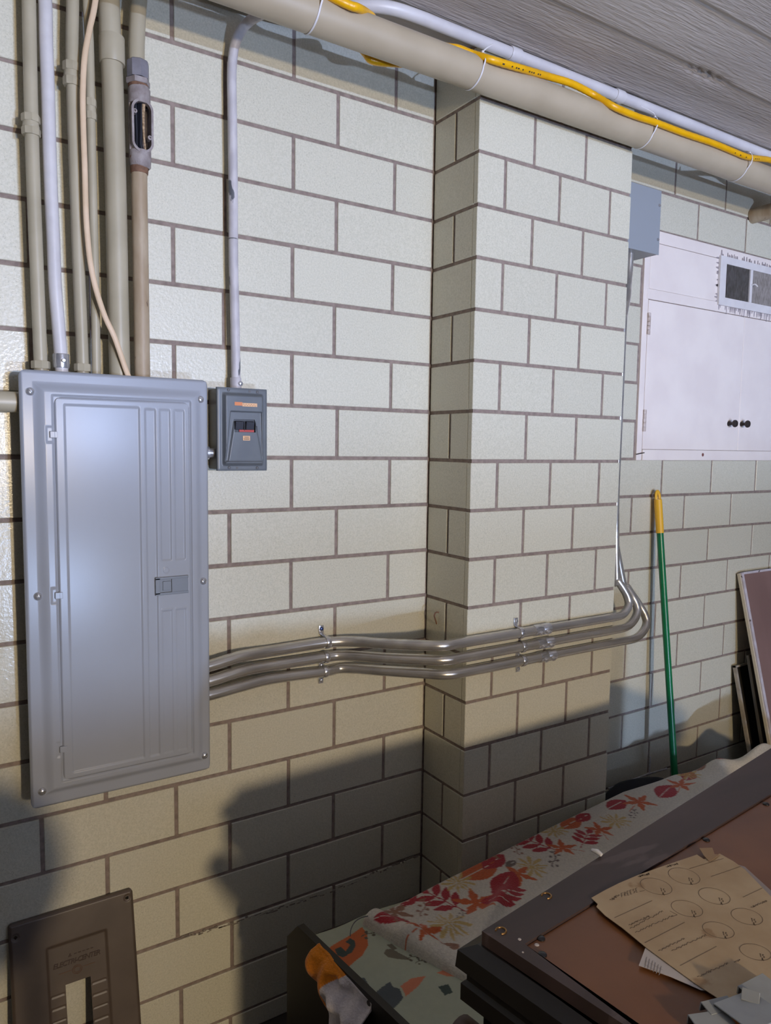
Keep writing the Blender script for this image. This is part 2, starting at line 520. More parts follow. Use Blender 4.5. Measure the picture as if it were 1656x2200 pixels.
# attached pier: same blocks, 24 x 8 inches
pb = bmesh.new()
bx(pb, ((PILX0 + PILX1) / 2, (PILY + .0035) / 2, (FLOOR + CEIL) / 2), (PILX1 - PILX0 - .007, -PILY - .0035 + .002, CEIL - FLOOR))
pier = new('wall_pier', pb, M_mortar); pier['kind'] = 'structure'
ZO = -.0032
for k in range(KLO, KHI + 1):
    za, zb = k * H + J / 2 + ZO, min((k + 1) * H - J / 2 + ZO, CEIL)
    za = max(za, FLOOR + .002)
    odd = k % 2 != 0
    if odd: fj = [PILX0, 1.380, 1.585, 1.795, PILX1]
    else: fj = [PILX0, 1.484, 1.686, PILX1]
    for i, (xa, xb) in enumerate(zip(fj, fj[1:])):
        put_block(pier, xa + (J / 2 if i else 0), xb - (J / 2 if i < len(fj) - 2 else 0), za, zb, PILY)
    sj = [PILY + .0185, -.003] if odd else [PILY + .0185, -.0975, -.003]
    for i, (ya, yb) in enumerate(zip(sj, sj[1:])):
        a = ya + (J / 2 if i else 0); b = yb - (J / 2 if i < len(sj) - 2 else 0)
        put_block(pier, a, b, za, zb, PILX0, side=-1)
        put_block(pier, a, b, za, zb, PILX1, side=1)

# crumbly old mortar and white caulk smears on the low joints
bm = bmesh.new()
for (u0, v0, u1, v1, n) in ((480, 1990, 700, 1920, 34), (700, 1920, 900, 1838, 26), (380, 2018, 480, 1990, 16)):
    for i in range(n):
        t = (i + random.random()) / n
        p = PY(u0 + (u1 - u0) * t, v0 + (v1 - v0) * t, -.001)
        bx(bm, p + Vector((0, .003, random.uniform(-.004, .004))), (random.uniform(.006, .02), .006, random.uniform(.002, .006)), bev=.0012, seg=1)
o = part('mortar_smear', bm, M_crumb, wall); o['kind'] = 'stuff'
for pts in ([(1306, 1694), (1330, 1686), (1395, 1661), (1432, 1651)], [(1394, 1662), (1396, 1625)], [(1331, 1690), (1333, 1722)]):
    q = [PY(u, v, .0015) for u, v in pts]
    part('caulk_bead', tube(bmesh.new(), q, .0042, 8), M_caulk, wall, smooth=60)

# ceiling: board-marked concrete, board seams run along the wall
ys = [0.12, -.02, -.215, -.417, -.6145, -.81, -1.01, -1.21, -1.41, -1.9]
PXs = np.arange(XL, XR + .001, .012)
PYs = np.arange(-1.9, .121, .006)
gx, gy = np.meshgrid(PXs, PYs)
hz = np.zeros_like(gx)
for i in range(1, len(ys) - 1):
    y1, y0 = ys[i], ys[i + 1]            # board between seam y0 (nearer the camera) and seam y1 (nearer the wall)
    wa = .004 * np.sin(gx * 3.1 + i * 2) + .0022 * np.sin(gx * 11 + i)
    wb = .004 * np.sin(gx * 3.1 + (i + 1) * 2) + .0022 * np.sin(gx * 11 + i + 1)
    f = (gy - (y0 + wb)) / ((y1 + wa) - (y0 + wb))
    m = (f >= 0) & (f < 1)
    hz = np.where(m, (.0065 + .002 * np.sin(gx * 1.7 + i)) * (1 - f) ** 1.4, hz)
sp = (gx - 1.93) / .085
hz += .009 * np.exp(-(sp ** 2) - ((gy + .405) / .02) ** 2) * (1 + .9 * np.sin(gx * 140) * np.sin(gy * 210))
ce = new('ceiling', gridmesh('ceiling', gx, gy, CEIL + hz, skirt=(0, 0, .1)), M_ceil, smooth=180)
ce['kind'] = 'structure'

# ------------------------------------------------------------------ overhead pipes
PY0, PZ0, PR = -0.25, 0.965, 0.0395
t = thing('drain_pipe', 'thick beige painted pipe running along the wall under the ceiling', 'pipe', (1.6, PY0, PZ0))
bm = tube(bmesh.new(), [(-.42, PY0, PZ0), (.6, PY0, PZ0), (1.6, PY0, PZ0), (2.78, PY0, PZ0)], PR, 36)
part('pipe_run', bm, M_beige, t, smooth=50)
bm = lathe(bmesh.new(), (2.77, PY0, PZ0), (1, 0, 0), [(0, .0395), (0, .047), (.018, .047), (.02, .044), (.13, .044), (.132, .047), (.15, .047), (.15, .03)], 32)
part('tee_fitting', bm, M_beige, t, smooth=40)
bm = tube(bmesh.new(), [(2.842, -.002, PZ0 - .004), (2.842, PY0 + .03, PZ0 - .002)], .029, 28)
part('branch_pipe', bm, M_tan, t, smooth=50)

t = thing('ceiling_conduit', 'white painted conduit tight under the ceiling, behind the yellow tube', 'conduit', (1.7, -.22, 1.066))
pts = [(.60, -.03, 1.068), (.72, -.035, 1.068), (.80, -.07, 1.067), (.87, -.125, 1.066), (.93, -.180, 1.066), (.995, -.211, 1.066), (1.08, -.219, 1.066), (1.2, -.219, 1.066), (2.0, -.219, 1.066), (3.6, -.219, 1.066)]
part('conduit_run', tube(bmesh.new(), catmull(pts, 8), .0148, 22), M_whitec, t, smooth=60)
for u, v in ((1103, 119), (1327, 207)):
    x = PZ(u, v, 1.066).x
    part('coupling', lathe(bmesh.new(), (x - .018, -.219, 1.066), (1, 0, 0), [(0, .0145), (0, .0165), (.003, .0175), (.033, .0175), (.036, .0165), (.036, .0145)], 24), M_whitec, t, smooth=40)

t = thing('yellow_tube', 'yellow jacketed flexible tube with black print, tied to the beige pipe', 'tube', (1.6, -.26, 1.01))


def on_pipe(u, v, d=.0496):
    # where the sight of this spot meets the crest of the pipe: tube touching the pipe from the front/top
    # (nearest approach when the sight passes over the pipe)
    best = None
    for i in range(400):
        y = -.245 - i * .0003
        p = PY(u, v, y)
        r_ = math.hypot(p.y - PY0, p.z - PZ0)
        if r_ >= d and y < -.258: return p
    return PY(u, v, -.262)


pts = [(.52, -.25, 1.0146), (.70, -.265, 1.0122), on_pipe(740, 7), on_pipe(768, 17), Vector(PY(789, 29, -.252)), Vector(PY(800, 42, -.228)),
       (.93, -.198, 1.0), (.925, -.188, .975), Vector(PY(787, 117, -.186)), Vector(PY(796, 128, -.19)), Vector(PY(815, 133, -.193)), Vector(PY(843, 135, -.192)),
       (1.055, -.19, .968), (1.085, -.2, .992), (1.105, -.225, 1.008), Vector(PY(965, 102, -.25)), PY(985, 105, -.256), PY(1014, 116, -.262), on_pipe(1057, 129), on_pipe(1118, 147),
       on_pipe(1180, 165), on_pipe(1226, 179), on_pipe(1272, 202), on_pipe(1318, 229), on_pipe(1364, 249),
       on_pipe(1410, 264), on_pipe(1471, 287), on_pipe(1532, 308), on_pipe(1578, 327), on_pipe(1608, 338), on_pipe(1656, 345), (2.62, -.262, 1.013), (2.9, -.25, 1.0146), (3.3, -.25, 1.0146)]
ytp = catmull(pts, 14)
rr = [.0092 + .0003 * math.sin(i * 2.1) for i in range(len(ytp))]
part('jacket', tube(bmesh.new(), ytp, rr, 18), M_yellow, t, smooth=80)
bm = bmesh.new()
marks = [(1058, 129, 6), (1076, 133.5, 4), (1084, 137, 4), (1092, 139, 5), (1100, 141, 4), (1118, 146, 5), (1126, 148, 4), (1133, 150, 5), (1141, 152, 5), (1148, 154, 4),
         (1560, 319, 3), (1572, 324, 5), (1580, 327, 4), (1594, 331.5, 5), (1601, 334, 5), (1608, 336.5, 4), (1615, 338, 4)]
for u, v, w in marks:
    q = PY(u, v, -.268)
    i = min(range(len(ytp)), key=lambda i: (ytp[i] - q).length)
    c = ytp[i]; d = (ytp[min(i + 1, len(ytp) - 1)] - ytp[i - 1]).normalized()
    n = (Vector(CAM) - c); n = (n - d * n.dot(d)).normalized()
    upv = d.cross(n)
    R = Matrix((d, upv, n)).transposed()
    bx(bm, c + n * .0093 + upv * .0012, (w * .0011, .0032, .0008), R)
o = part('black_print', bm, M_ink, t); o['kind'] = 'stuff'

for i, (u, v) in enumerate(((688, 40), (1038, 150), (1403, 298), (1605, 372))):
    x = PY(u, v, -.289).x
    lab = ['white cable tie around beige pipe, nearest the top left corner of the yellow tube',
           'white cable tie with a long upright tail, above the corner of the pier',
           'white cable tie around pipe and yellow tube, above the grey junction box',
           'white cable tie around pipe and yellow tube, farthest along near the frame edge'][i]
    t = thing('cable_tie', lab, 'cable tie', (x, PY0, PZ0), 'cable ties on the beige pipe')
    j = min(range(len(ytp)), key=lambda q: abs(ytp[q].x - x) + (0 if ytp[q].z > .99 else 9))
    yt = ytp[j]
    loop = []
    for k in range(40):
        a = 2 * math.pi * k / 40
        d = Vector((0, math.cos(a), math.sin(a)))
        s = max((PR + .0012), (yt - Vector((x, PY0, PZ0))).dot(d) + .0106)
        loop.append(Vector((x + .006 * math.sin(a), PY0, PZ0)) + d * s)
    part('band', tube(bmesh.new(), loop, .001, 8, closed=True, flat=(1.0, 2.2), up=(0, 1, 0)), M_tie, t, smooth=80)
    hd = Vector((x, yt.y - .004, yt.z + .010))
    part('head', box(hd, (.006, .006, .005), bev=.001), M_tie, t)
    if i in (1, 2):
        tail = [hd, hd + Vector((.012, -.004, .012)), hd + Vector((.035, .002, .03))] if i == 1 else [hd, hd + Vector((-.01, -.002, .008)), hd + Vector((-.05, .01, .022))]
        part('tail', tube(bmesh.new(), catmull(tail, 5), .001, 6, flat=(1.6, .7)), M_tie, t, smooth=80)

# ------------------------------------------------------------------ vertical pipes at the left


def coupling_prof(r, h):
    return [(0, r), (0, r * 1.28), (h * .36, r * 1.32), (h * .38, r * 1.12), (h * .45, r * 1.18), (h * .55, r * 1.18), (h * .62, r * 1.12), (h * .64, r * 1.32), (h, r * 1.28), (h, r)]


PYV = -.05
PBOT = .150


def hexnut(bm, c, r, h):
    """hex ring around vertical pipe"""
    return lathe(bm, c, (0, 0, 1), [(0, r * .96), (h * .15, r), (h * .85, r), (h, r * .96)], 8)


def vpipe(label, p, r, m, coup=None, mc=None, nut=True):
    q = [PY(u, v, PYV) for u, v in p]
    q = [Vector((q[0].x + (q[0].x - q[1].x) * .1, PYV, CEIL - .002))] + q + [Vector((q[-1].x, PYV, PBOT))]
    t = thing('conduit_pipe', label, 'pipe', (q[-1].x, PYV, PBOT))
    part('pipe_run', tube(bmesh.new(), catmull(q, 6), r, 22), m, t, smooth=60)
    if coup:
        for u, v0, v1 in coup:
            a, b = PY(u, v1, PYV), PY(u, v0, PYV)
            hh = b.z - a.z
            bm = bmesh.new()
            hexnut(bm, (a.x, PYV, a.z), r * 1.36, hh * .36)
            lathe(bm, (a.x, PYV, a.z + hh * .34), (0, 0, 1), [(0, r * 1.15), (hh * .1, r * 1.22), (hh * .2, r * 1.12), (hh * .32, r * 1.15)], 20)
            hexnut(bm, (a.x, PYV, a.z + hh * .64), r * 1.36, hh * .36)
            part('compression_coupling', bm, mc or m, t, smooth=35)
    if nut:
        bm = hexnut(bmesh.new(), (q[-1].x, PYV, .186), r * 1.4, .016)
        part('locknut', bm, m, t, smooth=30)
    return t


vpipe('beige conduit pipe farthest left, with a compression coupling low on it', [(62, 0), (66, 200), (72, 400), (80, 600), (87, 770)], .0135, M_beige2, [(67, 248, 292)])
vpipe('beige conduit pipe right of the white conduit, its coupling high up', [(156, 0), (155, 100), (158, 250), (164, 424), (169, 569), (175, 714), (177.5, 785)], .0127, M_beige2, [(154, 136, 186)])
vpipe('thinnest beige conduit pipe, beside the cream cable', [(187, 0), (192, 100), (195, 250), (199, 424), (204, 617), (206.5, 780)], .0092, M_beige2, [(195, 214, 258)], nut=False)
t = vpipe('thickest of the upright beige pipes, with a smooth sleeve near the top', [(234, 12), (241.5, 169), (246, 314), (249, 424), (253.6, 641), (257, 786)], .0222, M_beige2, nut=False)
a, b = PY(241, 138, PYV), PY(238, 79, PYV)
part('sleeve', lathe(bmesh.new(), (a.x, PYV, a.z), (0, 0, 1), [(0, .022), (0, .0255), (.002, .0262), (b.z - a.z - .002, .0262), (b.z - a.z, .0255), (b.z - a.z, .022)], 28), M_beige2, t, smooth=40)

# white upright conduit with a set-screw connector
q = [PY(u, v, PYV) for u, v in ((96.6, 0), (99, 96), (102.7, 193), (106, 314), (110, 424), (114.7, 521), (118, 610), (124.6, 690), (131.2, 774))]
q = [Vector((q[0].x - .006, PYV, CEIL - .002))] + q + [Vector((q[-1].x + .001, PYV, PBOT))]
t = thing('white_conduit', 'white painted upright conduit kinked near the panel, second from the left', 'conduit', (q[-1].x, PYV, PBOT))
part('conduit_run', tube(bmesh.new(), catmull(q, 8), .0135, 22), M_white, t, smooth=60)
a = PY(132, 800, PYV)
part('set_screw_connector', lathe(bmesh.new(), (a.x, PYV, .19), (0, 0, 1), [(0, .0155), (.003, .0165), (.028, .0165), (.03, .0155)], 22), M_zinc, t, smooth=40)
part('set_screw', lathe(bmesh.new(), (a.x + .002, PYV - .0155, .205), (0, -1, 0), [(0, .004), (.004, .0045), (.006, .003)], 12), M_zinc, t, smooth=40)

# right-hand pipe with open cast conduit body
t = thing('conduit_body_pipe', 'tan worn pipe with an open cast conduit body showing black wires', 'pipe', (.447, PYV, PBOT))
r = .0172
up = [PY(298, 3, PYV), PY(294.5, 60, PYV), PY(293, 110, PYV), PY(294, 150, PYV)]
up = [Vector((up[0].x + .012, PYV, CEIL - .002))] + up
part('upper_pipe', tube(bmesh.new(), catmull(up, 6), r, 24), M_beige2, t, smooth=60)
lo = [PY(299, 350, PYV), PY(299.5, 424, PYV), PY(302, 569, PYV), PY(304.5, 740, PYV)]
lo = lo + [Vector((lo[-1].x, PYV, PBOT))]
part('lower_pipe', tube(bmesh.new(), catmull(lo, 6), r, 24), M_tan, t, smooth=60)
zt, zb = PY(296, 170, PYV).z, PY(299, 133, PYV).z
cx = PY(296.5, 155, PYV).x
part('gland_nut', lathe(bmesh.new(), (cx, PYV, zt), (0, 0, 1), [(0, .0225), (.002, .0235), (zb - zt - .003, .0235), (zb - zt, .0205), (zb - zt, .017)], 8), mat('grey_gland_nut', lin((150, 148, 156)), lin((134, 132, 140)), scale=40, rough=.45, metal=.4), t, smooth=25)
z2 = PY(296, 184, PYV).z
part('hex_ring', lathe(bmesh.new(), (cx, PYV, z2), (0, 0, 1), [(0, .0245), (.001, .0255), (.011, .0255), (.012, .0245)], 6), M_ironbody, t, smooth=20)
part('rust_ring', lathe(bmesh.new(), (cx, PYV, z2 - .006), (0, 0, 1), [(0, .0215), (.006, .0215)], 20), M_rust, t, smooth=40)
zbt, ztp = PY(299, 362, PYV).z, z2 - .003
cb = .5 * (cx + PY(300, 300, PYV).x) + .001
# body: rounded trough with an oval mouth at the front
W2, D2 = .0235, .021
zo0, zo1 = PY(303, 322, PYV - .02).z, PY(302, 217, PYV - .02).z
zc, hl = (zo0 + zo1) / 2, (zo1 - zo0) / 2
bm = bmesh.new()
lathe(bm, (cb, PYV, zbt), (0, 0, 1), [(0, .019), (.004, .0225), (.02, .0235), (zo0 - zbt + .002, .0235), (zo0 - zbt + .002, .019), (0.003, .016)], 28, cap=False)
lathe(bm, (cb, PYV, zo1 - .002), (0, 0, 1), [(0, .019), (0, .0235), (ztp - zo1 - .004, .0235), (ztp - zo1 + .002, .0205), (ztp - zo1 + .002, .016)], 28, cap=False)
# open half shell behind the mouth
nseg = 20
for z0, z1 in ((zo0, zo1),):
    ro, ri = .0235, .020
    ring = []
    for zz in (z0, z1):
        pts = []
        for k in range(nseg + 1):
            a = math.radians(-12) + math.radians(204) * k / nseg
            pts.append((cb + ro * math.cos(a), PYV + ro * math.sin(a)))
        for k in range(nseg, -1, -1):
            a = math.radians(-12) + math.radians(204) * k / nseg
            pts.append((cb + ri * math.cos(a), PYV + ri * math.sin(a)))
        ring.append([bm.verts.new((px, py, zz)) for px, py in pts])
    n = len(ring[0])
    for k in range(n):
        bm.faces.new((ring[0][k], ring[0][(k + 1) % n], ring[1][(k + 1) % n], ring[1][k]))
part('cast_body', bm, M_ironbody, t, smooth=40)
# front plate with the oval mouth (ring between rectangle outline and stadium)
bm = bmesh.new()
yo = PYV - .0225


def stadium(cx_, cz_, rx, hz_, n=32):
    out = []
    st = hz_ - rx
    for k in range(n):
        a = 2 * math.pi * k / n
        out.append((cx_ + rx * math.cos(a), cz_ + rx * math.sin(a) + (st if math.sin(a) >= 0 else -st)))
    return out


O_ = stadium(cb + .001, zc, .0232, hl + .0055); I_ = stadium(cb + .001, zc, .0185, hl)
for (ya, yb, pa, pb_) in ((yo, yo, O_, I_), (yo + .012, yo, O_, O_), (yo, yo + .012, I_, I_)):
    A = [bm.verts.new((x, ya, z)) for x, z in pa]; B = [bm.verts.new((x, yb, z)) for x, z in pb_]
    for k in range(len(A)):
        bm.faces.new((A[k], A[(k + 1) % 32], B[(k + 1) % 32], B[k]))
part('mouth_rim', bm, M_ironbody, t, smooth=40)
for sx, sz in ((-1, .55), (1, -.42)):
    bm = lathe(bmesh.new(), (cb + .001 + sx * .0155, yo + .014, zc + hl * sz), (0, -1, 0), [(0, .0048), (.0125, .0048), (.013, .004), (.013, .0022), (.008, .0018)], 14)
    part('screw_lug', bm, M_ironbody, t, smooth=40)
for dx, ph in ((-.009, 0), (-.003, 1.2), (.0005, 2.2)):
    pts = [(cb + dx + .002 * math.sin(ph + s * 2), PYV - .006 + .004 * math.cos(ph + s), zo1 + .004 - s * (zo1 - zo0 + .008)) for s in np.linspace(0, 1, 7)]
    pts[-1] = (pts[-1][0] + .005, pts[-1][1], pts[-1][2])
    part('wire', tube(bmesh.new(), catmull(pts, 5), .0042, 10), M_wire, t, smooth=80, label='black insulated wire')
pts = [(cb + .006 - .003 * math.sin(s * 3) + .004 * s, PYV - .011, zo1 - .002 - s * (zo1 - zo0)) for s in np.linspace(0, 1, 7)]
part('wire', tube(bmesh.new(), catmull(pts, 5), [.0042 - .0024 * i / 30 for i in range(31)], 8), M_cloth, t, smooth=80, label='frayed tan braided wire')
part('rust_collar', lathe(bmesh.new(), (lo[0].x, PYV, PY(299, 362, PYV).z - .012), (0, 0, 1), [(0, .0185), (.014, .0198)], 22), M_rust, t, smooth=40)

# cream cable looping down in front of the pipes
cp = [(205, 0), (193, 60), (182, 121), (178, 193), (178.7, 266), (182, 362), (183.5, 424), (186, 484), (193, 557), (205, 617), (224.6, 678), (246.4, 726), (270, 794)]
q = [PY(u, v, -.082) for u, v in cp]
q = [Vector((q[0].x + .02, -.07, CEIL - .002))] + q + [Vector((q[-1].x + .008, -.085, .172))]
t = tag(new('flat_cable', tube(bmesh.new(), catmull(q, 8), .0052, 14, flat=(1.15, .7), up=(1, 0, 0)), M_cream, smooth=80), 'cream flat cable bowing down in front of the pipes into the panel', 'cable')

# stub pipe entering panel from the left
t = tag(new('stub_pipe', tube(bmesh.new(), [(-.40, PYV, .115), (.212, PYV, .115)], .0215, 24), M_beige2, smooth=50), 'short horizontal beige pipe entering the left side of the big grey panel', 'pipe')

# painted conduit that drops to the small breaker box
YC = -.03
cp = [(507, 830), (506, 760), (503.5, 640), (501.5, 560), (500.8, 406), (498.7, 237), (498, 152)]
q = [PY(u, v, YC) for u, v in cp] + [PY(503.5, 101, YC - .006), PY(516.7, 68, YC - .026), PY(535, 46, YC - .055), PY(559, 32, YC - .09), PY(590, 22, YC - .125), PY(640, 18, YC - .15)]
t = thing('drop_conduit', 'chipped white conduit dropping from under the beige pipe to the small breaker box', 'conduit', (q[0].x, YC, q[0].z))
part('conduit_run', tube(bmesh.new(), catmull(q, 8), .0112, 22), M_white2, t, smooth=60)
a = PY(506.5, 822, YC)
part('set_screw_connector', lathe(bmesh.new(), (a.x, YC, .160), (0, 0, 1), [(0, .0128), (.002, .0136), (.034, .0136), (.036, .0125)], 22), M_white2, t, smooth=40)
part('set_screw', lathe(bmesh.new(), (a.x + .005, YC - .0125, .181), (.3, -1, 0), [(0, .005), (.005, .0055), (.007, .005), (.0085, .002)], 14), M_zinc, t, smooth=40)
zz = PY(501, 515, YC).z
part('paint_crack', lathe(bmesh.new(), (PY(501, 515, YC).x, YC, zz), (0, 0, 1), [(0, .0114), (.0022, .0114)], 20, cap=False), M_tub, t, smooth=60)

# ------------------------------------------------------------------ main panel
X0, X1, Z0, Z1 = .191, .5845, -.749, .180
PW, PH = X1 - X0, Z1 - Z0
YP = -.094
panel = thing('breaker_cabinet', 'large grey electrical panel with a ribbed hinged door on the wall', 'electrical panel', ((X0 + X1) / 2, 0, Z0))
part('box', box(((X0 + X1) / 2 + .0, YP / 2 + .001, (Z0 + Z1) / 2), (PW - .042, -YP - .003, PH - .036), bev=.002), M_tub, panel)


def round_rect(a, b, w, h, r):
    """clamp grid points (a,b) of a w x h sheet to a rounded rectangle"""
    a2, b2 = a.copy(), b.copy()
    for sx in (0, 1):
        for sy in (0, 1):
            cx_ = r if sx == 0 else w - r; cy_ = r if sy == 0 else h - r
            m = ((a < r) if sx == 0 else (a > w - r)) & ((b < r) if sy == 0 else (b > h - r))
            dx, dy = a - cx_, b - cy_
            d = np.sqrt(dx * dx + dy * dy) + 1e-9
            f = np.where(m & (d > r), r / d, 1)
            a2 = np.where(m, cx_ + dx * f, a2); b2 = np.where(m, cy_ + dy * f, b2)
    return a2, b2


ga, gb = np.meshgrid(np.linspace(0, PW, 263), np.linspace(0, PH, 500))
ra, rb = round_rect(ga, gb, PW, PH, .014)
de = np.minimum(np.minimum(ra, PW - ra), np.minimum(rb, PH - rb))
pl = np.minimum(np.minimum(ss(ra, .024, .046), ss(PW - ra, .017, .034)), np.minimum(ss(rb, .024, .043), ss(PH - rb, .026, .042)))
hh = .008 * pl - .005 * (1 - ss(de, 0, .005))
ind = ss(ra, .059, .062) * ss(PW - ra, PW - .3515, PW - .3485) * ss(rb, .049, .052) * ss(PH - rb, .050, .053)
hh -= .0035 * ind
# pockets pressed around the hinges
HN = [(113.5, 933.6), (124.6, 1279.5), (134.8, 1609.5)]
HNp = [PY(u, v, YP - .008) for u, v in HN]
for p in HNp:
    a, b = p.x - X0, Z1 - p.z
    q = np.maximum(np.abs(ra - a) / .013, np.abs(rb - b) / .017)
    hh -= .0018 * (1 - ss(q, .8, 1.1)) * (1 - ind)
part('cover', gridmesh('cover', X0 + ra, YP - hh, Z1 - rb, skirt=(0, .006, 0)), M_panel, panel, smooth=180)
# door
DA0, DA1, DB0, DB1 = .0635, .347, .0535, PH - .0535
ga, gb = np.meshgrid(np.linspace(0, DA1 - DA0, 300), np.linspace(0, DB1 - DB0, 520))
ra, rb = round_rect(ga, gb, DA1 - DA0, DB1 - DB0, .016)
A_, B_ = ra + DA0, rb + DB0
de = np.minimum(np.minimum(ra, DA1 - DA0 - ra), np.minimum(rb, DB1 - DB0 - rb))


def pocket(a0, a1, b0, b1, e=.0022):
    return ss(A_, a0 - e, a0 + e) * (1 - ss(A_, a1 - e, a1 + e)) * ss(B_, b0 - e * 1.5, b0 + e * 1.5) * (1 - ss(B_, b1 - e * 1.5, b1 + e * 1.5))


bt, bb = .069, PH - .068
bl = Z1 - PY(350, 1204, YP - .008).z
bd = Z1 - PY(350, 1312, YP - .008).z
hh = .0088 - .0028 * (1 - ss(de, 0, .003))
hh -= .0022 * pocket(.083, .235, bt, bb) + .0022 * pocket(.248, .270, bt + .003, bb)
for a0, a1 in ((.280, .302), (.312, .334)):
    hh -= .0020 * pocket(a0, a1, bt + .003, bl) + .0012 * pocket(a0, a1, bd, bb)
    hh += .0016 * pocket(a0 - .001, a1 + .001, bd - .003, bd + .0005, .0015)
kp = PY(356.5, 1225, YP - .008)
rr_ = np.sqrt((A_ - (kp.x - X0)) ** 2 + (B_ - (Z1 - kp.z)) ** 2)
hh += .0009 * (1 - ss(rr_, .006, .0075))
door = part('door', gridmesh('door', X0 + A_, YP - hh, Z1 - B_, skirt=(0, .004, 0)), M_panel, panel, smooth=180)
for i, p in enumerate(HNp):
    bm = box((p.x - .001, YP - .0095, p.z), (.010, .004, .014), bev=.0012)
    bx(bm, (p.x + .006, YP - .0105, p.z), (.006, .002, .013), bev=.0006)
    part('hinge', bm, M_panel, panel)
l0, l1 = PY(333, 1241, YP - .009), PY(404, 1273, YP - .009)
lc = (l0 + l1) / 2
bm = bmesh.new()
lw, lh = l1.x - l0.x, l0.z - l1.z
bx(bm, (lc.x, YP - .0095, lc.z + lh * .43), (lw, .006, lh * .14), bev=.0006)
bx(bm, (lc.x, YP - .0095, lc.z - lh * .43), (lw, .006, lh * .14), bev=.0006)
bx(bm, (lc.x - lw * .43, YP - .0095, lc.z), (lw * .14, .006, lh * .9), bev=.0006)
bx(bm, (lc.x + lw * .24, YP - .0095, lc.z), (lw * .5, .005, lh * .9), bev=.0006)
bx(bm, (lc.x - lw * .15, YP - .0075, lc.z), (lw * .5, .003, lh * .9))
lt = part('latch', bm, M_latch, panel)
bm = box((lc.x - lw * .15, YP - .0098, lc.z), (lw * .25, .0025, lh * .5), bev=.0006)
o = new('latch_slide', bm, M_latch); kid(o, lt)
for u, v in ((65, 841), (431, 858), (437, 1249), (82, 1282), (91, 1701.6), (440, 1624)):
    p = PY(u, v, YP - .003)
    bm = lathe(bmesh.new(), (p.x, YP - .0005, p.z), (0, -1, 0), [(0, .0085), (.001, .0085), (.0035, .0068), (.005, .0035), (.0054, .0005)], 20)
    s = part('cover_screw', bm, M_zinc, panel, smooth=50)
    an = random.uniform(0, 3)
    bm = box((p.x, YP - .0056, p.z), (.013, .0012, .0016), rot=Matrix.Rotation(an, 3, 'Y'))
    o = new('screw_slot', bm, M_tub); kid(o, s)

# ------------------------------------------------------------------ small breaker enclosure
YE = -.068
e0, e1 = PY(466.5, 832, YE), PY(573.5, 1011, YE)
EX0, EX1, EZ1, EZ0 = e0.x, e1.x, (e0.z + PY(571.5, 835.6, YE).z) / 2, e1.z
EW, EH = EX1 - EX0, EZ1 - EZ0
enc = thing('breaker_enclosure', 'small blue-grey breaker box with two black toggles and orange sticker', 'electrical box', ((EX0 + EX1) / 2, 0, EZ0))
part('box', box(((EX0 + EX1) / 2, YE / 2 + .001, (EZ0 + EZ1) / 2), (EW - .006, -YE - .002, EH - .006), bev=.0015), M_enclside, enc)
gs, gt = np.meshgrid(np.linspace(0, 1, 150), np.linspace(0, 1, 230))


def inq(s, tt, s0a, s1a, s0b, s1b, t0, t1, e=.012):
    f = np.clip((tt - t0) / (t1 - t0), 0, 1)
    l = s0a + (s0b - s0a) * f; r_ = s1a + (s1b - s1a) * f
    return ss(s, l - e, l + e) * (1 - ss(s, r_ - e, r_ + e)) * ss(tt, t0 - e * .7, t0 + e * .7) * (1 - ss(tt, t1 - e * .7, t1 + e * .7))


hh = .0105 * ss(gs, .085, .15) * (1 - ss(gs, .86, .925)) * ss(gt, .055, .105) * (1 - ss(gt, .90, .945))
tz = inq(gs, gt, .235, .865, .135, .885, .285, .885)
hh -= tz * .0062
ramp_ = inq(gs, gt, .31, .735, .19, .885, .40, .885, .02)
hh += ramp_ * .0050 * (1 - .35 * ss(gt, .5, .9))
win = (gs > .305) & (gs < .735) & (gt > .372) & (gt < .535)
hh -= .001 * (np.exp(-((gs - 0) / .02) ** 2) + np.exp(-((1 - gs) / .02) ** 2) + np.exp(-((gt) / .015) ** 2) + np.exp(-((1 - gt) / .015) ** 2))
part('cover', gridmesh('cover', EX0 + gs * EW, YE - hh, EZ1 - gt * EH, skirt=(0, .008, 0), holes=win), M_encl, enc, smooth=180)


def ep(s, t_, d):
    return Vector((EX0 + s * EW, YE - d, EZ1 - t_ * EH))


br = part('breaker', box(ep(.52, .4535, -.008), (EW * .44, .020, EH * .17), bev=.001), M_black, enc)
for s in (.41, .625):
    bm = box(ep(s, .45, .005), (EW * .17, .010, EH * .10), rot=Matrix.Rotation(.25, 3, 'X'), bev=.0018)
    o = new('toggle', bm, M_dkhandle, smooth=None); kid(o, br)
o = new('toggle_collar', box(ep(.305 + .215, .455, .002), (EW * .015, .010, EH * .11), bev=.0006), M_dkhandle); kid(o, br)
o = new('red_strip', box(ep(.565, .515, .0035), (EW * .30, .003, EH * .026)), M_red); kid(o, br)
bm = box(ep(.752, .49, .004), (EW * .035, .010, EH * .07), bev=.0012)
o = new('handle_tie_end', bm, M_black); kid(o, br)
st = part('orange_label', box(ep(.385, .193, .0108), (EW * .155, .0006, EH * .042)), M_orange, enc)
sp_ = part('rating_label', box(ep(.61, .201, .0108), (EW * .30, .0006, EH * .042)), M_peach, enc)
bm = bmesh.new()
for i in range(10):
    bx(bm, ep(.485 + i * .026, .193 + (i % 2) * .014 + i * .0006, .0112), (EW * .014, .0004, EH * .006))
o = new('fine_print', bm, M_redink); kid(o, sp_); o['kind'] = 'stuff'
s2 = part('main_label', box(ep(.545, .603, .0098), (EW * .145, .0006, EH * .056), bev=.0002), M_peach, enc)
bm = bmesh.new()
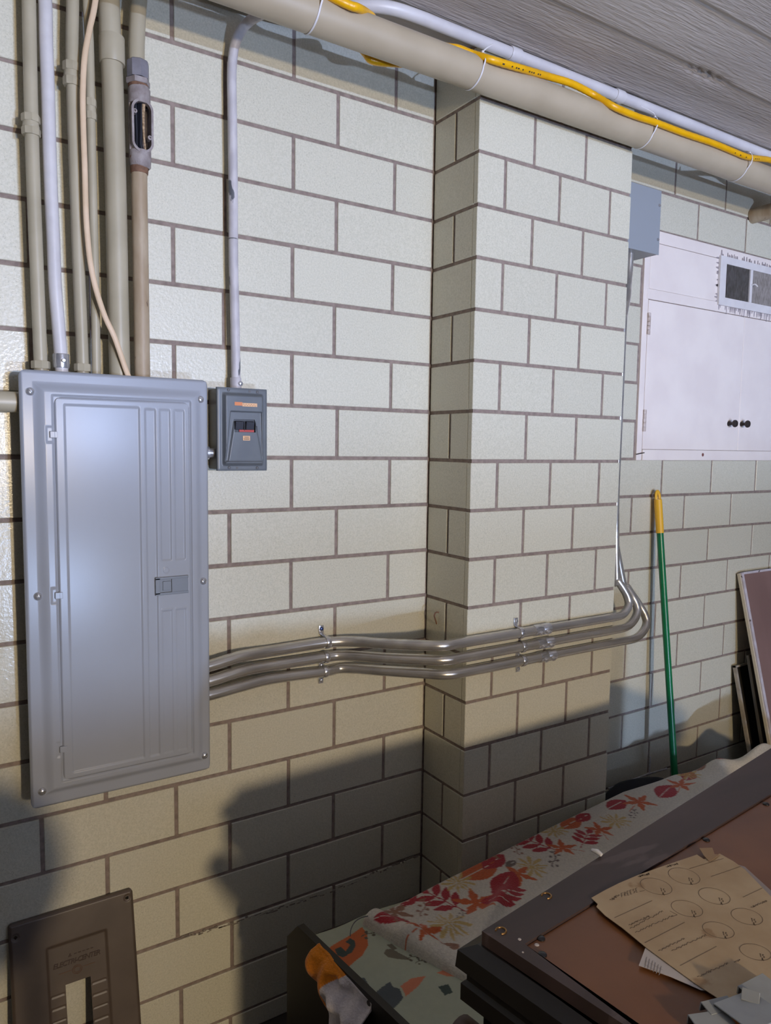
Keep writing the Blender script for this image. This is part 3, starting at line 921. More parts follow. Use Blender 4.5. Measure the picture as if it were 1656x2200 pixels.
for i in range(5):
    bx(bm, ep(.51 + i * .0185, .592, .0102), (EW * .011, .0004, EH * .010))
    bx(bm, ep(.50 + i * .0225, .613, .0102), (EW * .014, .0004, EH * .011))
o = new('fine_print', bm, M_ink); kid(o, s2); o['kind'] = 'stuff'
for s, t_ in ((.22, .03), (.80, .038), (.225, .962), (.795, .965)):
    bm = lathe(bmesh.new(), ep(s, t_, -.0005), (0, -1, 0), [(0, .0034), (.002, .0034), (.003, .002)], 14)
    part('cover_screw', bm, M_tub, enc, smooth=40)
for s, t_ in ((.64, .035), (.385, .965)):
    part('square_tab', box(ep(s, t_, 0), (.005, .0016, .005)), M_enclside, enc)
# nipple to the main panel
yy = PY(456, 973, -.04)
bm = lathe(bmesh.new(), (X1 - .022, -.035, yy.z), (1, 0, 0), [(0, .011), (.036, .011), (.036, .0165), (.042, .0165), (.042, .011), (EX0 - X1 + .03, .011)], 20)
tag(new('nipple_connector', bm, M_zinc, smooth=40), 'short zinc nipple joining the large panel to the small breaker box', 'connector')

# ------------------------------------------------------------------ three EMT conduits
RC = .0147
paths = []
top = [(PY(456, 1429, -.05), 0), (PY(518, 1410, -.042), 0), (PY(586, 1398, -.026), 0)]


def emt(pre, flatp, zf, post, vert):
    pts = [PY(u, v, y) for u, v, y in pre]
    pts = [Vector((.562, pts[0].y, pts[0].z - .002))] + pts
    for u, v in flatp:
        p = PZ(u, v, zf)
        p.y = max(min(p.y, -.0165), -.213) if p.x < 1.26 else -.2135
        if p.x < 1.26 and p.x > 1.19: p.y = min(p.y, -.205)
        q = p
        pts.append(q)
    pts += [PY(u, v, y) for u, v, y in post]
    pts += [Vector(v) for v in vert]
    return pts


E1 = emt([(456, 1429, -.05), (518, 1410, -.042), (586, 1398, -.026)],
         [(694, 1381), (755, 1378), (823, 1383), (907, 1386.5), (955, 1388), (1005, 1385.7), (1120, 1366), (1187, 1354.6), (1272, 1339), (1312, 1330.5)], -.4985,
         [(1334, 1322, -.213), (1346, 1310, -.209), (1350.5, 1296, -.203), (1346, 1278.5, -.196), (1336.5, 1261.6, -.188), (1327, 1248, -.18), (1322.5, 1238, -.174)],
         [(1.903, -.1715, -.13), (1.903, -.1715, .1), (1.903, -.1715, .40), (1.925, -.155, .46), (1.985, -.115, .53), (2.035, -.075, .585), (2.058, -.058, .63), (2.064, -.055, .70)])
E2 = emt([(456, 1461, -.05), (518, 1442, -.042), (586, 1429, -.026)],
         [(694, 1412), (738, 1408), (823, 1413.5), (907, 1417), (955, 1418), (1005, 1414.5), (1126.6, 1391), (1187, 1381.7), (1272, 1366.4), (1320, 1356)], -.5405,
         [(1345, 1347, -.213), (1361, 1333, -.209), (1368.5, 1315, -.202), (1366, 1298, -.194), (1357.5, 1281, -.182), (1347, 1265, -.165), (1336, 1248, -.15)],
         [(1.903, -.137, -.10), (1.903, -.137, .1), (1.903, -.137, .40), (1.93, -.125, .47), (1.985, -.09, .54), (2.02, -.058, .60), (2.025, -.05, .64), (2.025, -.05, .70)])
E3 = emt([(456, 1491, -.05), (518, 1474, -.042), (586, 1457.5, -.026)],
         [(694, 1440.6), (738, 1435), (823, 1440.6), (907, 1446), (955, 1447), (1005, 1442.5), (1123, 1421.6), (1187, 1410.4), (1272, 1393.5), (1335, 1381)], -.5825,
         [(1363, 1372, -.213), (1381, 1357, -.208), (1388.5, 1339, -.20), (1384.5, 1321, -.19), (1374, 1302, -.175), (1362, 1284, -.155), (1347, 1262, -.13), (1334, 1240, -.112)],
         [(1.903, -.102, -.08), (1.903, -.102, .1), (1.903, -.102, .40), (1.925, -.09, .5), (1.965, -.06, .58), (1.985, -.05, .63), (1.987, -.048, .70)])
labs = ['uppermost of three galvanized conduits bending from the panel around the pier', 'middle of three galvanized conduits bending from the panel around the pier',
        'lowest of three galvanized conduits bending from the panel around the pier']
cpx = [(1178, 1357), (1178, 1384), (1181, 1412)]
emtp = []
for n_, (P_, zf) in enumerate(((E1, -.4985), (E2, -.5405), (E3, -.5825))):
    cv = catmull(P_, 10)
    # thinner tube past the coupling
    xcp = PZ(*cpx[n_], zf).x
    ic = next(i for i, p in enumerate(cv) if p.x > xcp and p.x > 1.3)
    rs = [RC if i < ic else .0132 for i in range(len(cv))]
    t = thing('galvanized_conduit', labs[n_], 'conduit', (.6, -.05, zf), 'galvanized conduits around the pier')
    part('conduit_run', tube(bmesh.new(), cv, rs, 20), M_emt, t, smooth=80)
    part('coupling', lathe(bmesh.new(), (xcp - .032, -.2135, zf), (1, 0, 0), [(0, .0145), (0, .0165), (.03, .0165), (.031, .0158), (.033, .0158), (.034, .0165), (.064, .0165), (.064, .013)], 24), M_zinc, t, smooth=40)
    for dx in (-.014, .015):
        bm = lathe(bmesh.new(), (xcp + dx, -.2135 - .0145, zf - .006), (0, -1, -.25), [(0, .0075), (.003, .0075), (.003, .0045), (.0065, .0042), (.0075, .002)], 12)
        part('set_screw', bm, M_zinc, t, smooth=40)
    a = cv[0]
    part('connector', lathe(bmesh.new(), (.578, P_[1].y, P_[0].z), (1, 0, 0), [(0, .0195), (.006, .0195), (.006, .0165), (.012, .0165)], 18), M_zinc, t, smooth=40)
    emtp.append(cv)

strap_l = [['upper one-hole strap on the wall, its tab above the top conduit', 'middle one-hole strap on the wall between the second and third conduits', 'lower one-hole strap on the wall, its tab below the bottom conduit'],
           ['upper one-hole strap on the pier, its tab above the top conduit', 'middle one-hole strap on the pier between the second and third conduits', 'lower one-hole strap on the pier, its tab below the bottom conduit']]
for si, (ux, yw) in enumerate(((699, 0.0), (1127, PILY))):
    for n_ in range(3):
        zf = (-.4985, -.5405, -.5825)[n_]
        xs = PZ(ux, (1381, 1412, 1440)[n_] if si == 0 else (1363, 1391, 1421)[n_], zf).x
        if si == 0: xs = .935
        cv = emtp[n_]
        c = min(cv, key=lambda p: abs(p.x - xs) + (10 if p.z > -.4 else 0))
        cx_, cy_, cz_ = xs, c.y, c.z
        s = 1 if n_ == 0 else -1
        t = thing('pipe_strap', strap_l[si][n_], 'strap', (cx_, yw, cz_), 'conduit straps')
        arc = []
        for k in range(15):
            a = math.radians(-100) + math.radians(200 + 0) * k / 14
            arc.append(Vector((cx_, cy_ - math.cos(a) * (RC + .0012), cz_ + s * math.sin(a) * (RC + .0012))))
        foot = [Vector((cx_ - .002, yw - .0016, cz_ + s * (RC + .004))), Vector((cx_ - .004, yw - .0014, cz_ + s * (RC + .012)))]
        part('band', tube(bmesh.new(), arc + foot, .001, 8, flat=(1.4, 7.0), up=(0, -1, 0)), M_zinc, t, smooth=60)
        ztab = cz_ + s * (RC + (.016 if n_ == 0 else .011))
        bm = box((cx_ - .004, yw - .002, ztab), (.015, .003, .022), bev=.0012)
        part('tab', bm, M_zinc, t, smooth=40)
        bm = lathe(bmesh.new(), (cx_ - .004, yw - .003, ztab + s * .002), (0, -1, 0), [(0, .0056), (.002, .0056), (.005, .0045), (.006, .0015)], 6)
        part('screw', bm, mat('blue_screw', lin((66, 82, 128)), rough=.3, metal=.7) if si == 0 and n_ == 0 else M_zinc, t, smooth=30)

# ------------------------------------------------------------------ grey junction box beside the pier
jx0, jx1, jz0, jz1 = 1.945, 2.147, .690, .8955
t = thing('junction_box', 'blue-grey steel junction box on the wall beside the pier', 'electrical box', ((jx0 + jx1) / 2, 0, jz0))
bm = bmesh.new()
for c, s in ((((jx0 + jx1) / 2, -.052, jz1 - .001), (jx1 - jx0, .100, .002)), (((jx0 + jx1) / 2, -.052, jz0 + .001), (jx1 - jx0, .100, .002)),
             ((jx0 + .001, -.052, (jz0 + jz1) / 2), (.002, .100, jz1 - jz0)), ((jx1 - .001, -.052, (jz0 + jz1) / 2), (.002, .100, jz1 - jz0)),
             (((jx0 + jx1) / 2, -.003, (jz0 + jz1) / 2), (jx1 - jx0, .002, jz1 - jz0))):
    bx(bm, c, s)
part('box', bm, M_jdark, t)
part('cover', box(((jx0 + jx1) / 2 + .0005, -.1035, (jz0 + jz1) / 2), (jx1 - jx0 + .003, .003, jz1 - jz0 + .003), bev=.0008), M_jbox, t)
for u, v in ((1414, 441), (1411, 514.5)):
    p = PY(u, v, -.105)
    part('cover_screw', lathe(bmesh.new(), (jx1 - .007, -.1045, p.z), (0, -1, 0), [(0, .0052), (.002, .0052), (.0045, .004), (.005, .001)], 14), M_zinc, t, smooth=40)
bm = lathe(bmesh.new(), (2.075, -.016, jz0), (0, 0, -1), [(0, .004), (.012, .004), (.014, .002)], 10)
part('ground_screw', bm, M_zinc, t, smooth=40)

# ------------------------------------------------------------------ built-in white cabinet with register
cab = thing('wall_cabinet', 'built-in white painted cabinet with two doors below a vent', 'cabinet', ((CAB[0] + CAB[1]) / 2, 0, CAB[2]))
cx0, cx1, cz0, cz1 = CAB
YF = -.004


def cpx(u, v): return PY(u, v, YF)


def crect(x0, x1, z0, z1, y=YF, d=.022, bev=.0012):
    return box(((x0 + x1) / 2, y + d / 2, (z0 + z1) / 2), (x1 - x0, d, z1 - z0), bev=bev, seg=1)


xs_ = cpx(1391, 700).x                      # stile / door line
xd = cpx(1592, 820).x                       # door meeting line
xr = 2 * xd - xs_
zm1, zm0 = cpx(1460, 632).z, cpx(1460, 655).z
zbr = cpx(1450, 966).z
ztr = cpx(1460, 534).z
g = .0012
part('stile', crect(cx0, xs_ - g, cz0, cz1), M_cab, cab)
part('stile', crect(xr + g, cx1, cz0, cz1), M_cab, cab)
part('rail', crect(xs_, xr, cz0, zbr - g, y=YF - .004), M_cab, cab, label='bottom rail with a small dark red stain')
part('rail', crect(xs_ - .012, xr, zm0 + g, zm1 - g, y=YF - .0015), M_cab, cab)
part('rail', crect(xs_, xr, ztr + g * .5, cz1), M_cab, cab)
part('upper_panel', crect(xs_ + .001, xr - .001, zm1, ztr - .0006, y=YF + .0012), M_cab, cab)
part('backing', box(((cx0 + cx1) / 2, .03, (cz0 + cz1) / 2), (cx1 - cx0 - .004, .01, cz1 - cz0 - .004)), M_tub, cab)
dl = part('door', crect(xs_ + g, xd - .0008, zbr, zm0 - g), M_cab, cab, label='left cabinet door')
dr_ = part('door', crect(xd + .0008, xr - g, zbr, zm0 - g), M_cab, cab, label='right cabinet door, cut by the frame edge')
for (u, v), d in (((1579, 910), dl), ((1606, 911), dr_)):
    p = PY(u, v, YF - .028)
    bm = lathe(bmesh.new(), (p.x, YF + .001, p.z), (0, -1, 0), [(0, .010), (.003, .010), (.008, .0065), (.018, .006), (.022, .011), (.025, .0142), (.030, .0148), (.034, .0125), (.036, .007), (.0365, .001)], 22)
    o = new('knob', bm, M_knob, smooth=40); kid(o, d)
for u, v0, v1 in ((1393, 672, 719), (1383.5, 880, 927)):
    a, b = cpx(u, v1), cpx(u, v0)
    bm = bmesh.new()
    n = 5
    for i in range(n):
        z0_ = a.z + (b.z - a.z) * i / n
        z1_ = a.z + (b.z - a.z) * (i + .93) / n
        cyl(bm, (xs_, YF - .004, z0_), (xs_, YF - .004, z1_), .0055, 12)
    bx(bm, (xs_ + .008, YF - .0006, (a.z + b.z) / 2), (.014, .0016, b.z - a.z), bev=.0004, seg=1)
    o = new('hinge', bm, M_hinge, smooth=40); kid(o, dl)
p0, p1 = cpx(1366, 976), cpx(1380, 972.5)
part('nail', cyl(bmesh.new(), (p0.x, YF - .002, p0.z), (p1.x, YF - .008, p1.z), .0018, 8), M_knob, cab, label='bent dark nail in the corner of the frame')
p = cpx(1507.5, 977)
part('stain', lathe(bmesh.new(), (p.x, YF - .0042, p.z), (0, -1, 0), [(0, .007), (.0006, .005)], 9), mat('red_brown_spot', lin((120, 72, 64)), rough=.8), cab)
# register
vx0, vx1 = cpx(1542, 600).x, cpx(1542, 600).x + .445
vz1, vz0 = cpx(1544, 549).z, cpx(1540, 655).z
reg = part('register', bmesh.new(), M_vent, cab) if False else thing('vent_register', 'white metal vent register with vertical louvers set in the cabinet top', 'vent', ((vx0 + vx1) / 2, YF, vz0))
fw = .042
hz1, hz0 = cpx(1557, 568).z, cpx(1553, 640).z
hx0 = cpx(1555, 600).x
xb = cpx(1608.5, 620).x
hx1 = 2 * xb - hx0
vx1 = hx1 + (hx0 - vx0)
YV = YF - .009
bm = bmesh.new()
for a in ((vx0, vx1, hz1, vz1), (vx0, vx1, vz0, hz0), (vx0, hx0, hz0, hz1), (hx1, vx1, hz0, hz1)):
    bx(bm, ((a[0] + a[1]) / 2, YV + .005, (a[2] + a[3]) / 2), (a[1] - a[0], .010, a[3] - a[2]))
part('face_frame', bm, M_vent, reg)
part('center_bar', box((xb, YV + .003, (hz0 + hz1) / 2), (.017, .008, hz1 - hz0), bev=.0015), M_vent, reg)
part('damper_lever', tube(bmesh.new(), catmull([(xb, YV, (hz0 + hz1) / 2 + .004), (xb + .006, YV - .012, (hz0 + hz1) / 2 + .006), (xb + .012, YV - .02, (hz0 + hz1) / 2 - .004)], 5), .003, 8), M_vent, reg, smooth=60)
part('duct_back', box(((hx0 + hx1) / 2, YF - .0005, (hz0 + hz1) / 2), (hx1 - hx0, .001, hz1 - hz0)), M_louvdark, reg)
for (a, b, tilt, mm) in ((hx0 + .002, xb - .009, -.62, M_louv), (xb + .009, hx1 - .002, .75, M_louv)):
    n = 24
    me = None
    for i in range(n):
        x = a + (b - a) * (i + .5) / n
        if me is None:
            bm = box((0, 0, 0), (.0011, .0072, hz1 - hz0))
            me = bpy.data.meshes.new('louver'); bm.to_mesh(me); bm.free(); me.materials.append(mm)
        o = bpy.data.objects.new('louver', me); COL.objects.link(o)
        o.location = (x, YV + .0045, (hz0 + hz1) / 2); o.rotation_euler = (0, 0, tilt)
        kid(o, reg)
# dust streaks fanning from the register edge
bm = bmesh.new()
for i in range(46):
    x = vx0 + (vx1 - vx0) * (i + random.random() * .7) / 46
    for zz, s in ((vz1, 1), (vz0, -1)):
        if random.random() < .72:
            l = random.uniform(.008, .030 if s < 0 else .024)
            w = random.uniform(.004, .011)
            yq = YF - .0018
            prism(bm, [(x, yq, zz), (x + w, yq, zz), (x + w * .6, yq, zz + s * l), (x + w * .2, yq, zz + s * l)], (0, .0006, 0))
for i in range(11):
    z = vz0 + (vz1 - vz0) * (i + random.random()) / 11
    l = random.uniform(.006, .02); w = random.uniform(.006, .016)
    prism(bm, [(vx0, YF - .0008, z), (vx0, YF - .0008, z + w), (vx0 - l, YF - .0008, z + w * .6), (vx0 - l, YF - .0008, z + w * .4)], (0, .0004, 0))
o = part('dust_streaks', bm, M_soot, cab); o['kind'] = 'stuff'

# ------------------------------------------------------------------ broom handle
a, b = PY(1412, 1053, -.022), PY(1449, 1665, -.155)
d = (b - a).normalized()
end = a + d * ((FLOOR + .06 - a.z) / d.z)
t = thing('broom', 'broom with green handle and yellow hanging cap, leaning against the wall', 'broom', (end.x, end.y, FLOOR))
c = a + d * .155
part('handle', tube(bmesh.new(), [c, c + d * .4, end], .0122, 20), M_green, t, smooth=60)
bm = bmesh.new()
tube(bm, [a + d * .034, a + d * .06, a + d * .158], [.0135, .0142, .0138], 20)
xv = d.cross(Vector((0, 1, 0))).normalized()
loop = [a + d * .026 + (xv * math.cos(q) * .0098 + d * -math.sin(q) * .021) for q in np.linspace(-.35, math.pi + .35, 16)]
tube(bm, loop, .0042, 10, flat=(1.0, 1.6), up=(0, 1, 0))
part('cap', bm, M_yelcap, t, smooth=60)
bm = box((end.x, end.y - .02, FLOOR + .075), (.24, .05, .05), bev=.012)
part('broom_head', bm, M_yelcap, t)
bm = bmesh.new()
for i in range(24):
    for j in range(4):
        x = end.x - .11 + .22 * i / 23; y = end.y - .038 + .036 * j / 3
        cyl(bm, (x, y, FLOOR + .055), (x + (x - end.x) * .12, y, FLOOR + .002), .0022, 4)
o = part('bristles', bm, M_bag, t); o['kind'] = 'stuff'

# ------------------------------------------------------------------ boards leaning at the right


def leaning(x0, x1, ztop, ytop, ybot, th):
    """axes of a sheet leaning on the wall: returns origin at bottom-left front, up vector, normal"""
    bot = Vector((x0, ybot, FLOOR)); topv = Vector((x0, ytop, ztop))
    up = (topv - bot); L = up.length; up.normalize()
    nr = Vector((0, -up.z, up.y)); nr.normalize()
    if nr.y > 0: nr = -nr
    return bot, up, L, nr


def slab(bm, bot, up, nr, x0, x1, l0, l1, d0, d1):
    P4 = [bot + Vector((x0, 0, 0)) + up * l0 + nr * d0, bot + Vector((x1, 0, 0)) + up * l0 + nr * d0,
          bot + Vector((x1, 0, 0)) + up * l1 + nr * d0, bot + Vector((x0, 0, 0)) + up * l1 + nr * d0]
    return prism(bm, P4, nr * (d1 - d0))


pc = PY(1592, 1230, -.022)
bot, up, L, nr = leaning(pc.x, pc.x + .62, pc.z, -.022, -.300, .018)
t = thing('leaning_board', 'mauve-brown board with worn white edges leaning against the wall', 'board', (pc.x + .3, -.3, FLOOR))
part('face', slab(bmesh.new(), bot, up, nr, .014, .62, 0, L - .009, -.014, .0005), M_brownb, t)
part('edge_strip', slab(bmesh.new(), bot, up, nr, 0, .0145, 0, L - .002, -.016, .0015), M_edge, t)
part('edge_strip', slab(bmesh.new(), bot, up, nr, .0145, .62, L - .009, L, -.016, .0015), M_edge, t)
part('side_edging', slab(bmesh.new(), bot, up, nr, -.006, -.0004, 0, L - .004, -.016, -.004), M_yeledge, t)
pc2 = PY(1588.5, 1434.5, -.04)
bot, up, L, nr = leaning(pc2.x, pc2.x + .4, pc2.z, -.012, -.185, .012)
t = thing('framed_screen', 'pale narrow frame with dark filling tucked between wall and brown board', 'frame', (pc2.x + .2, -.18, FLOOR))
part('frame_side', slab(bmesh.new(), bot, up, nr, 0, .006, 0, L, -.004, .010), M_frame, t)
part('frame_side', slab(bmesh.new(), bot, up, nr, .009, .013, 0, L - .008, -.002, .008), M_frame, t)
part('frame_side', slab(bmesh.new(), bot, up, nr, 0, .34, L - .007, L, -.004, .010), M_frame, t)
part('filling', slab(bmesh.new(), bot, up, nr, .013, .34, 0, L - .010, -.003, .002), M_glassdk, t)
pc3 = PY(1614, 1411, -.085)
bot, up, L, nr = leaning(pc3.x, pc3.x + .4, pc3.z, -.062, -.235, .012)
t = tag(new('charcoal_board', slab(bmesh.new(), bot, up, nr, 0, .36, 0, L, 0, .012), M_dkboard), 'charcoal panel standing between the pale frame and the brown board', 'panel')

# ------------------------------------------------------------------ old cover plate at lower left
OX0, OX1 = PY(18, 1995, -.02).x, PY(286, 1915, -.02).x
OZ = -1.040
bot, up, L, nr = leaning(OX0, OX1, OZ, -.012, -.118, .004)
OWD = OX1 - OX0
plate = thing('old_cover_plate', 'dark brown steel panel cover with a rectangular slot, leaning on the wall', 'cover plate', ((OX0 + OX1) / 2, -.1, FLOOR))


def opt(u, v, d=0.0):
    """pixel -> (a, l) on the plate plane"""
    r = _ray(u, v); n = np.array(nr); b0 = np.array(bot)
    tt = ((b0 - CAM) @ n) / (r @ n)
    p = Vector(CAM + r * tt)
    return p.x - OX0, (p - bot).dot(up)


ga, gb = np.meshgrid(np.linspace(0, OWD, 180), np.linspace(0, L, 330))
ra, rb = round_rect(ga, gb, OWD, L, .008)
r0a, r0l = opt(100.6, 2041); r1a, _ = opt(226, 1996)
c0a, c0l = opt(140.5, 2116); c1a, c1l = opt(195, 2096)
ctop = (c0l + c1l) / 2
_, rl1 = opt(224, 1997)
rtop = (r0l + rl1) / 2
de = np.minimum(np.minimum(ra, OWD - ra), np.minimum(rb, L - rb))
hh = .004 * ss(de, 0, .006)
rec = ss(ra, r0a - .004, r0a + .003) * (1 - ss(ra, r1a - .003, r1a + .005)) * (1 - ss(rb, rtop - .003, rtop + .005)) * ss(rb, .05, .06)
hh -= .0042 * rec
for u in (0, 1):
    for i in range(7):
        lz = ctop - .018 - i * .0275
        m = (np.abs(rb - lz) < .0022) & (((ra > r0a + .004) & (ra < c0a - .002)) if u == 0 else ((ra > c1a + .002) & (ra < r1a - .004)))
        hh -= .0012 * m
holes = (ra > c0a) & (ra < c1a) & (rb < ctop) & (rb > .09)
for u, v in ((33, 2014), (272.6, 1928)):
    a, l = opt(u, v)
    rr_ = np.sqrt((ra - a) ** 2 + (rb - l) ** 2)
    hh -= .0018 * (1 - ss(rr_, .006, .009))
    holes |= rr_ < .0048
Pp = np.array(bot)[None, None] + ra[..., None] * np.array([1, 0, 0]) + rb[..., None] * np.array(up) + hh[..., None] * np.array(nr)
part('plate', gridmesh('plate', Pp[..., 0], Pp[..., 1], Pp[..., 2], skirt=tuple(np.array(-nr) * .010), holes=holes), M_plate, plate, smooth=180)


def on_plate(me, u, v, name, m, rot=0.0):
    a, l = opt(u, v)
    p = bot + Vector((a, 0, 0)) + up * l + nr * .0006
    R = Matrix((Vector((1, 0, 0)), up, nr)).transposed() @ Matrix.Rotation(rot, 3, 'Z')
    me.transform(Matrix.Translation(p) @ R.to_4x4())
    return part(name, me, m, plate)


M_emb = mat('rust_red_lettering', lin((58, 40, 33)), rough=.6)
on_plate(text_mesh('ELECTRI-CENTER', .0152, .0004, shear=.25, spacing=.86, offset=.0002), 165, 2062, 'lettering', M_emb)
bm = bmesh.new()
for k in range(2):
    r_ = .0105 - k * .0035
    ring = [Vector((r_ * math.cos(a), r_ * .9 * math.sin(a), 0)) for a in np.linspace(0, 2 * math.pi, 24, endpoint=False)]
    tube(bm, ring, .0006, 6, closed=True)
for sx in (-1, 1):
    bx(bm, (sx * .026, .002, 0), (.026, .0012, .0006))
me = bpy.data.meshes.new('emblem'); bm.to_mesh(me); bm.free()
on_plate(me, 166, 2082, 'emblem', M_emblem)
bm = bmesh.new()
prism(bm, [(-.004, -.003, 0), (.004, -.003, 0), (.001, .004, 0)], (0, 0, .0005))
for i in range(5): bx(bm, (.012 + i * .009, 0, 0), (.006, .0016, .0006))
me = bpy.data.meshes.new('small_mark'); bm.to_mesh(me); bm.free()
on_plate(me, 150, 2052, 'small_mark', M_emb)

# ------------------------------------------------------------------ dark cabinet with recessed top at lower right
ZT = -.65
O_ = Vector((.660, -1.010, ZT))
U = Vector((.9888, .150, 0)).normalized(); Vv = Vector((.150, -.9888, 0)).normalized()
LU, LV = 1.19, .52
I1 = Vector((.693, -1.062, ZT)); IR = O_ + U * LU + Vv * .115
I2 = I1 + Vector((.0, -.40, 0)) + Vector((.022, 0, 0))
dres = thing('dark_cabinet', 'dark stained wooden cabinet with a reddish-brown recessed top panel', 'cabinet', (O_ + U * .6 + Vv * .26 + Vector((0, 0, FLOOR - ZT))))
part('back_rail', prism(bmesh.new(), [O_, I1, IR, O_ + U * LU], (0, 0, -.020)), M_dwood, dres)
part('left_rail', prism(bmesh.new(), [O_ + U * .0001, O_ + Vv * LV, I2 + Vv * .0, I1], (0, 0, -.020)), M_dwood, dres)
part('top_panel', prism(bmesh.new(), [I1 + Vector((.001, -.001, -.004)), I2 + Vector((.001, 0, -.004)), O_ + U * LU + Vv * LV + Vector((0, 0, -.004)), IR + Vector((0, -.001, -.004))], (0, 0, -.014)), M_rwood, dres)


def sq(e, z):
    return [O_ + U * -e + Vv * -e + Vector((0, 0, z - ZT)), O_ + U * (LU + e) + Vv * -e + Vector((0, 0, z - ZT)),
            O_ + U * (LU + e) + Vv * (LV + e) + Vector((0, 0, z - ZT)), O_ + U * -e + Vv * (LV + e) + Vector((0, 0, z - ZT))]


bm = bmesh.new()
lv = [(.004, ZT - .020), (.024, ZT - .030), (.026, ZT - .055), (.014, ZT - .060), (.014, ZT - .075), (.020, ZT - .080), (.020, ZT - .105), (.002, ZT - .115)]
rings = [[bm.verts.new(p) for p in sq(e, z)] for e, z in lv]
for A, B in zip(rings, rings[1:]):
    for k in range(4): bm.faces.new((A[k], A[(k + 1) % 4], B[(k + 1) % 4], B[k]))
bm.faces.new(rings[0]); bm.faces.new(rings[-1][::-1])
part('cornice', bm, M_bwood, dres)
q0, q1 = O_ + U * -.030 + Vv * -.012 + Vector((0, 0, -.148)), O_ + U * -.030 + Vv * (LV + .02) + Vector((0, 0, -.148))
part('half_round_molding', tube(bmesh.new(), [q0, q1], .027, 18), mat('dark_brown_molding', lin((52, 36, 30)), rough=.45), dres, smooth=50)
bm = prism(bmesh.new(), sq(-.004, ZT - .115), (0, 0, FLOOR - ZT + .115))
part('body', bm, M_bwood, dres)
bm = prism(bmesh.new(), sq(.018, FLOOR + .09), (0, 0, -.09))
part('plinth', bm, M_bwood, dres)
for u, v, d_ in ((1173.8, 1925, .0075), (1076, 2000, .0075)):
    p = PZ(u, v, ZT)
    ring = [p + Vector((d_ * math.cos(a), d_ * .95 * math.sin(a), .0004)) for a in np.linspace(-2.2, 2.6, 18)]
    part('brass_cup', tube(bmesh.new(), ring, .0014, 8), M_brass, dres, smooth=60)
for u, v in ((1161.7, 2016.7), (1165, 2051.7), (1517, 1805), (1645, 1728)):
    p = PZ(u, v, ZT - .004)
    part('screw', lathe(bmesh.new(), p, (0, 0, 1), [(0, .0062), (.0015, .006), (.003, .004), (.0034, .001)], 14), M_black, dres, smooth=40)
bm = bmesh.new()
for u, v, r_ in ((1115.8, 2018, .0026), (1153, 2030, .0035), (1123, 2046, .0016)):
    lathe(bm, PZ(u, v, ZT if u < 1130 else ZT - .004), (0, 0, 1), [(0, r_), (.0006, r_ * .8)], 8)
o = part('paint_specks', bm, M_wpaper, dres); o['kind'] = 'stuff'
p0, p1 = PZ(1272, 1826, ZT + .004), PZ(1292, 1837, ZT + .004)
tag(new('white_chip', tube(bmesh.new(), [p0, (p0 + p1) / 2 + Vector((0, 0, .002)), p1], [.003, .0045, .003], 8, flat=(.9, 1.2)), M_tie, smooth=60), 'small white plastic sliver lying on the dark rail of the cabinet', 'chip')

# papers on the cabinet
ZPan = ZT - .004


def sheet(name, px, m, z, th=.0006, curl=None):
    bm = bmesh.new()
    vs = [bm.verts.new(PZ(u, v, z + (curl(u, v) if curl else 0))) for u, v in px]
    f = bm.faces.new(vs)
    r = bmesh.ops.extrude_face_region(bm, geom=[f])
    for g_ in r['geom']:
        if isinstance(g_, bmesh.types.BMVert): g_.co.z -= th
    return new(name, bm, m)


tag(sheet('grey_sheet', [(1560, 1850), (1600, 1862), (1680, 1935), (1740, 2010), (1700, 2040), (1600, 1950)], M_gpaper, ZT + .0006), 'grey sheet peeking out under the right side of the yellowed note', 'paper')
lab_ = tag(sheet('white_label', [(1387, 2034), (1372, 2074), (1440, 2098), (1506, 2127), (1520, 2128), (1450, 2060)], M_wpaper, ZT + .0004), 'white printed label under the lower edge of the yellowed note', 'label')
npx = [(1270, 1929), (1300, 1912), (1330, 1897), (1370, 1880), (1420, 1862), (1497, 1836), (1512, 1846), (1546, 1834), (1575, 1850), (1600, 1868), (1656, 1926), (1700, 1975), (1760, 2060), (1720, 2180), (1600, 2178), (1540, 2143), (1492, 2112), (1440, 2074), (1387, 2035), (1336, 1993), (1300, 1967), (1281, 1948), (1284, 1942)]
note = thing('pencil_note', 'yellowed sheet with pencil ovals and handwriting on top of the dark cabinet', 'paper', PZ(1480, 2000, ZT))
o = sheet('sheet', npx, M_paper, ZT + .0022, .0007); kid(o, note)
fold = sheet('folded_tag', [(1502, 1822), (1530, 1821), (1535, 1835), (1546, 1836), (1524, 1851), (1512, 1838)], M_paper, ZT + .004, .0006); kid(fold, note)
fold['label'] = 'pale folded tab at the far corner'
ZI = ZT + .0024
GL = {'F': [[(0, 0), (0, 1), (.7, 1)], [(0, .5), (.55, .5)]], 'R': [[(0, 0), (0, 1), (.6, .95), (.65, .6), (0, .5), (.7, 0)]], 'E': [[(.7, 1), (0, 1), (0, 0), (.7, 0)], [(0, .5), (.55, .5)]],
      'Z': [[(0, 1), (.7, 1), (0, 0), (.7, 0)]], 'S': [[(.7, .9), (.3, 1), (0, .75), (.65, .4), (.4, 0), (0, .1)]], '1': [[(.2, .8), (.4, 1), (.4, 0)]], '5': [[(.7, 1), (.1, 1), (.1, .55), (.6, .55), (.65, .15), (.1, 0)]],
      'A': [[(0, 0), (.35, 1), (.7, 0)], [(.12, .4), (.58, .4)]]}


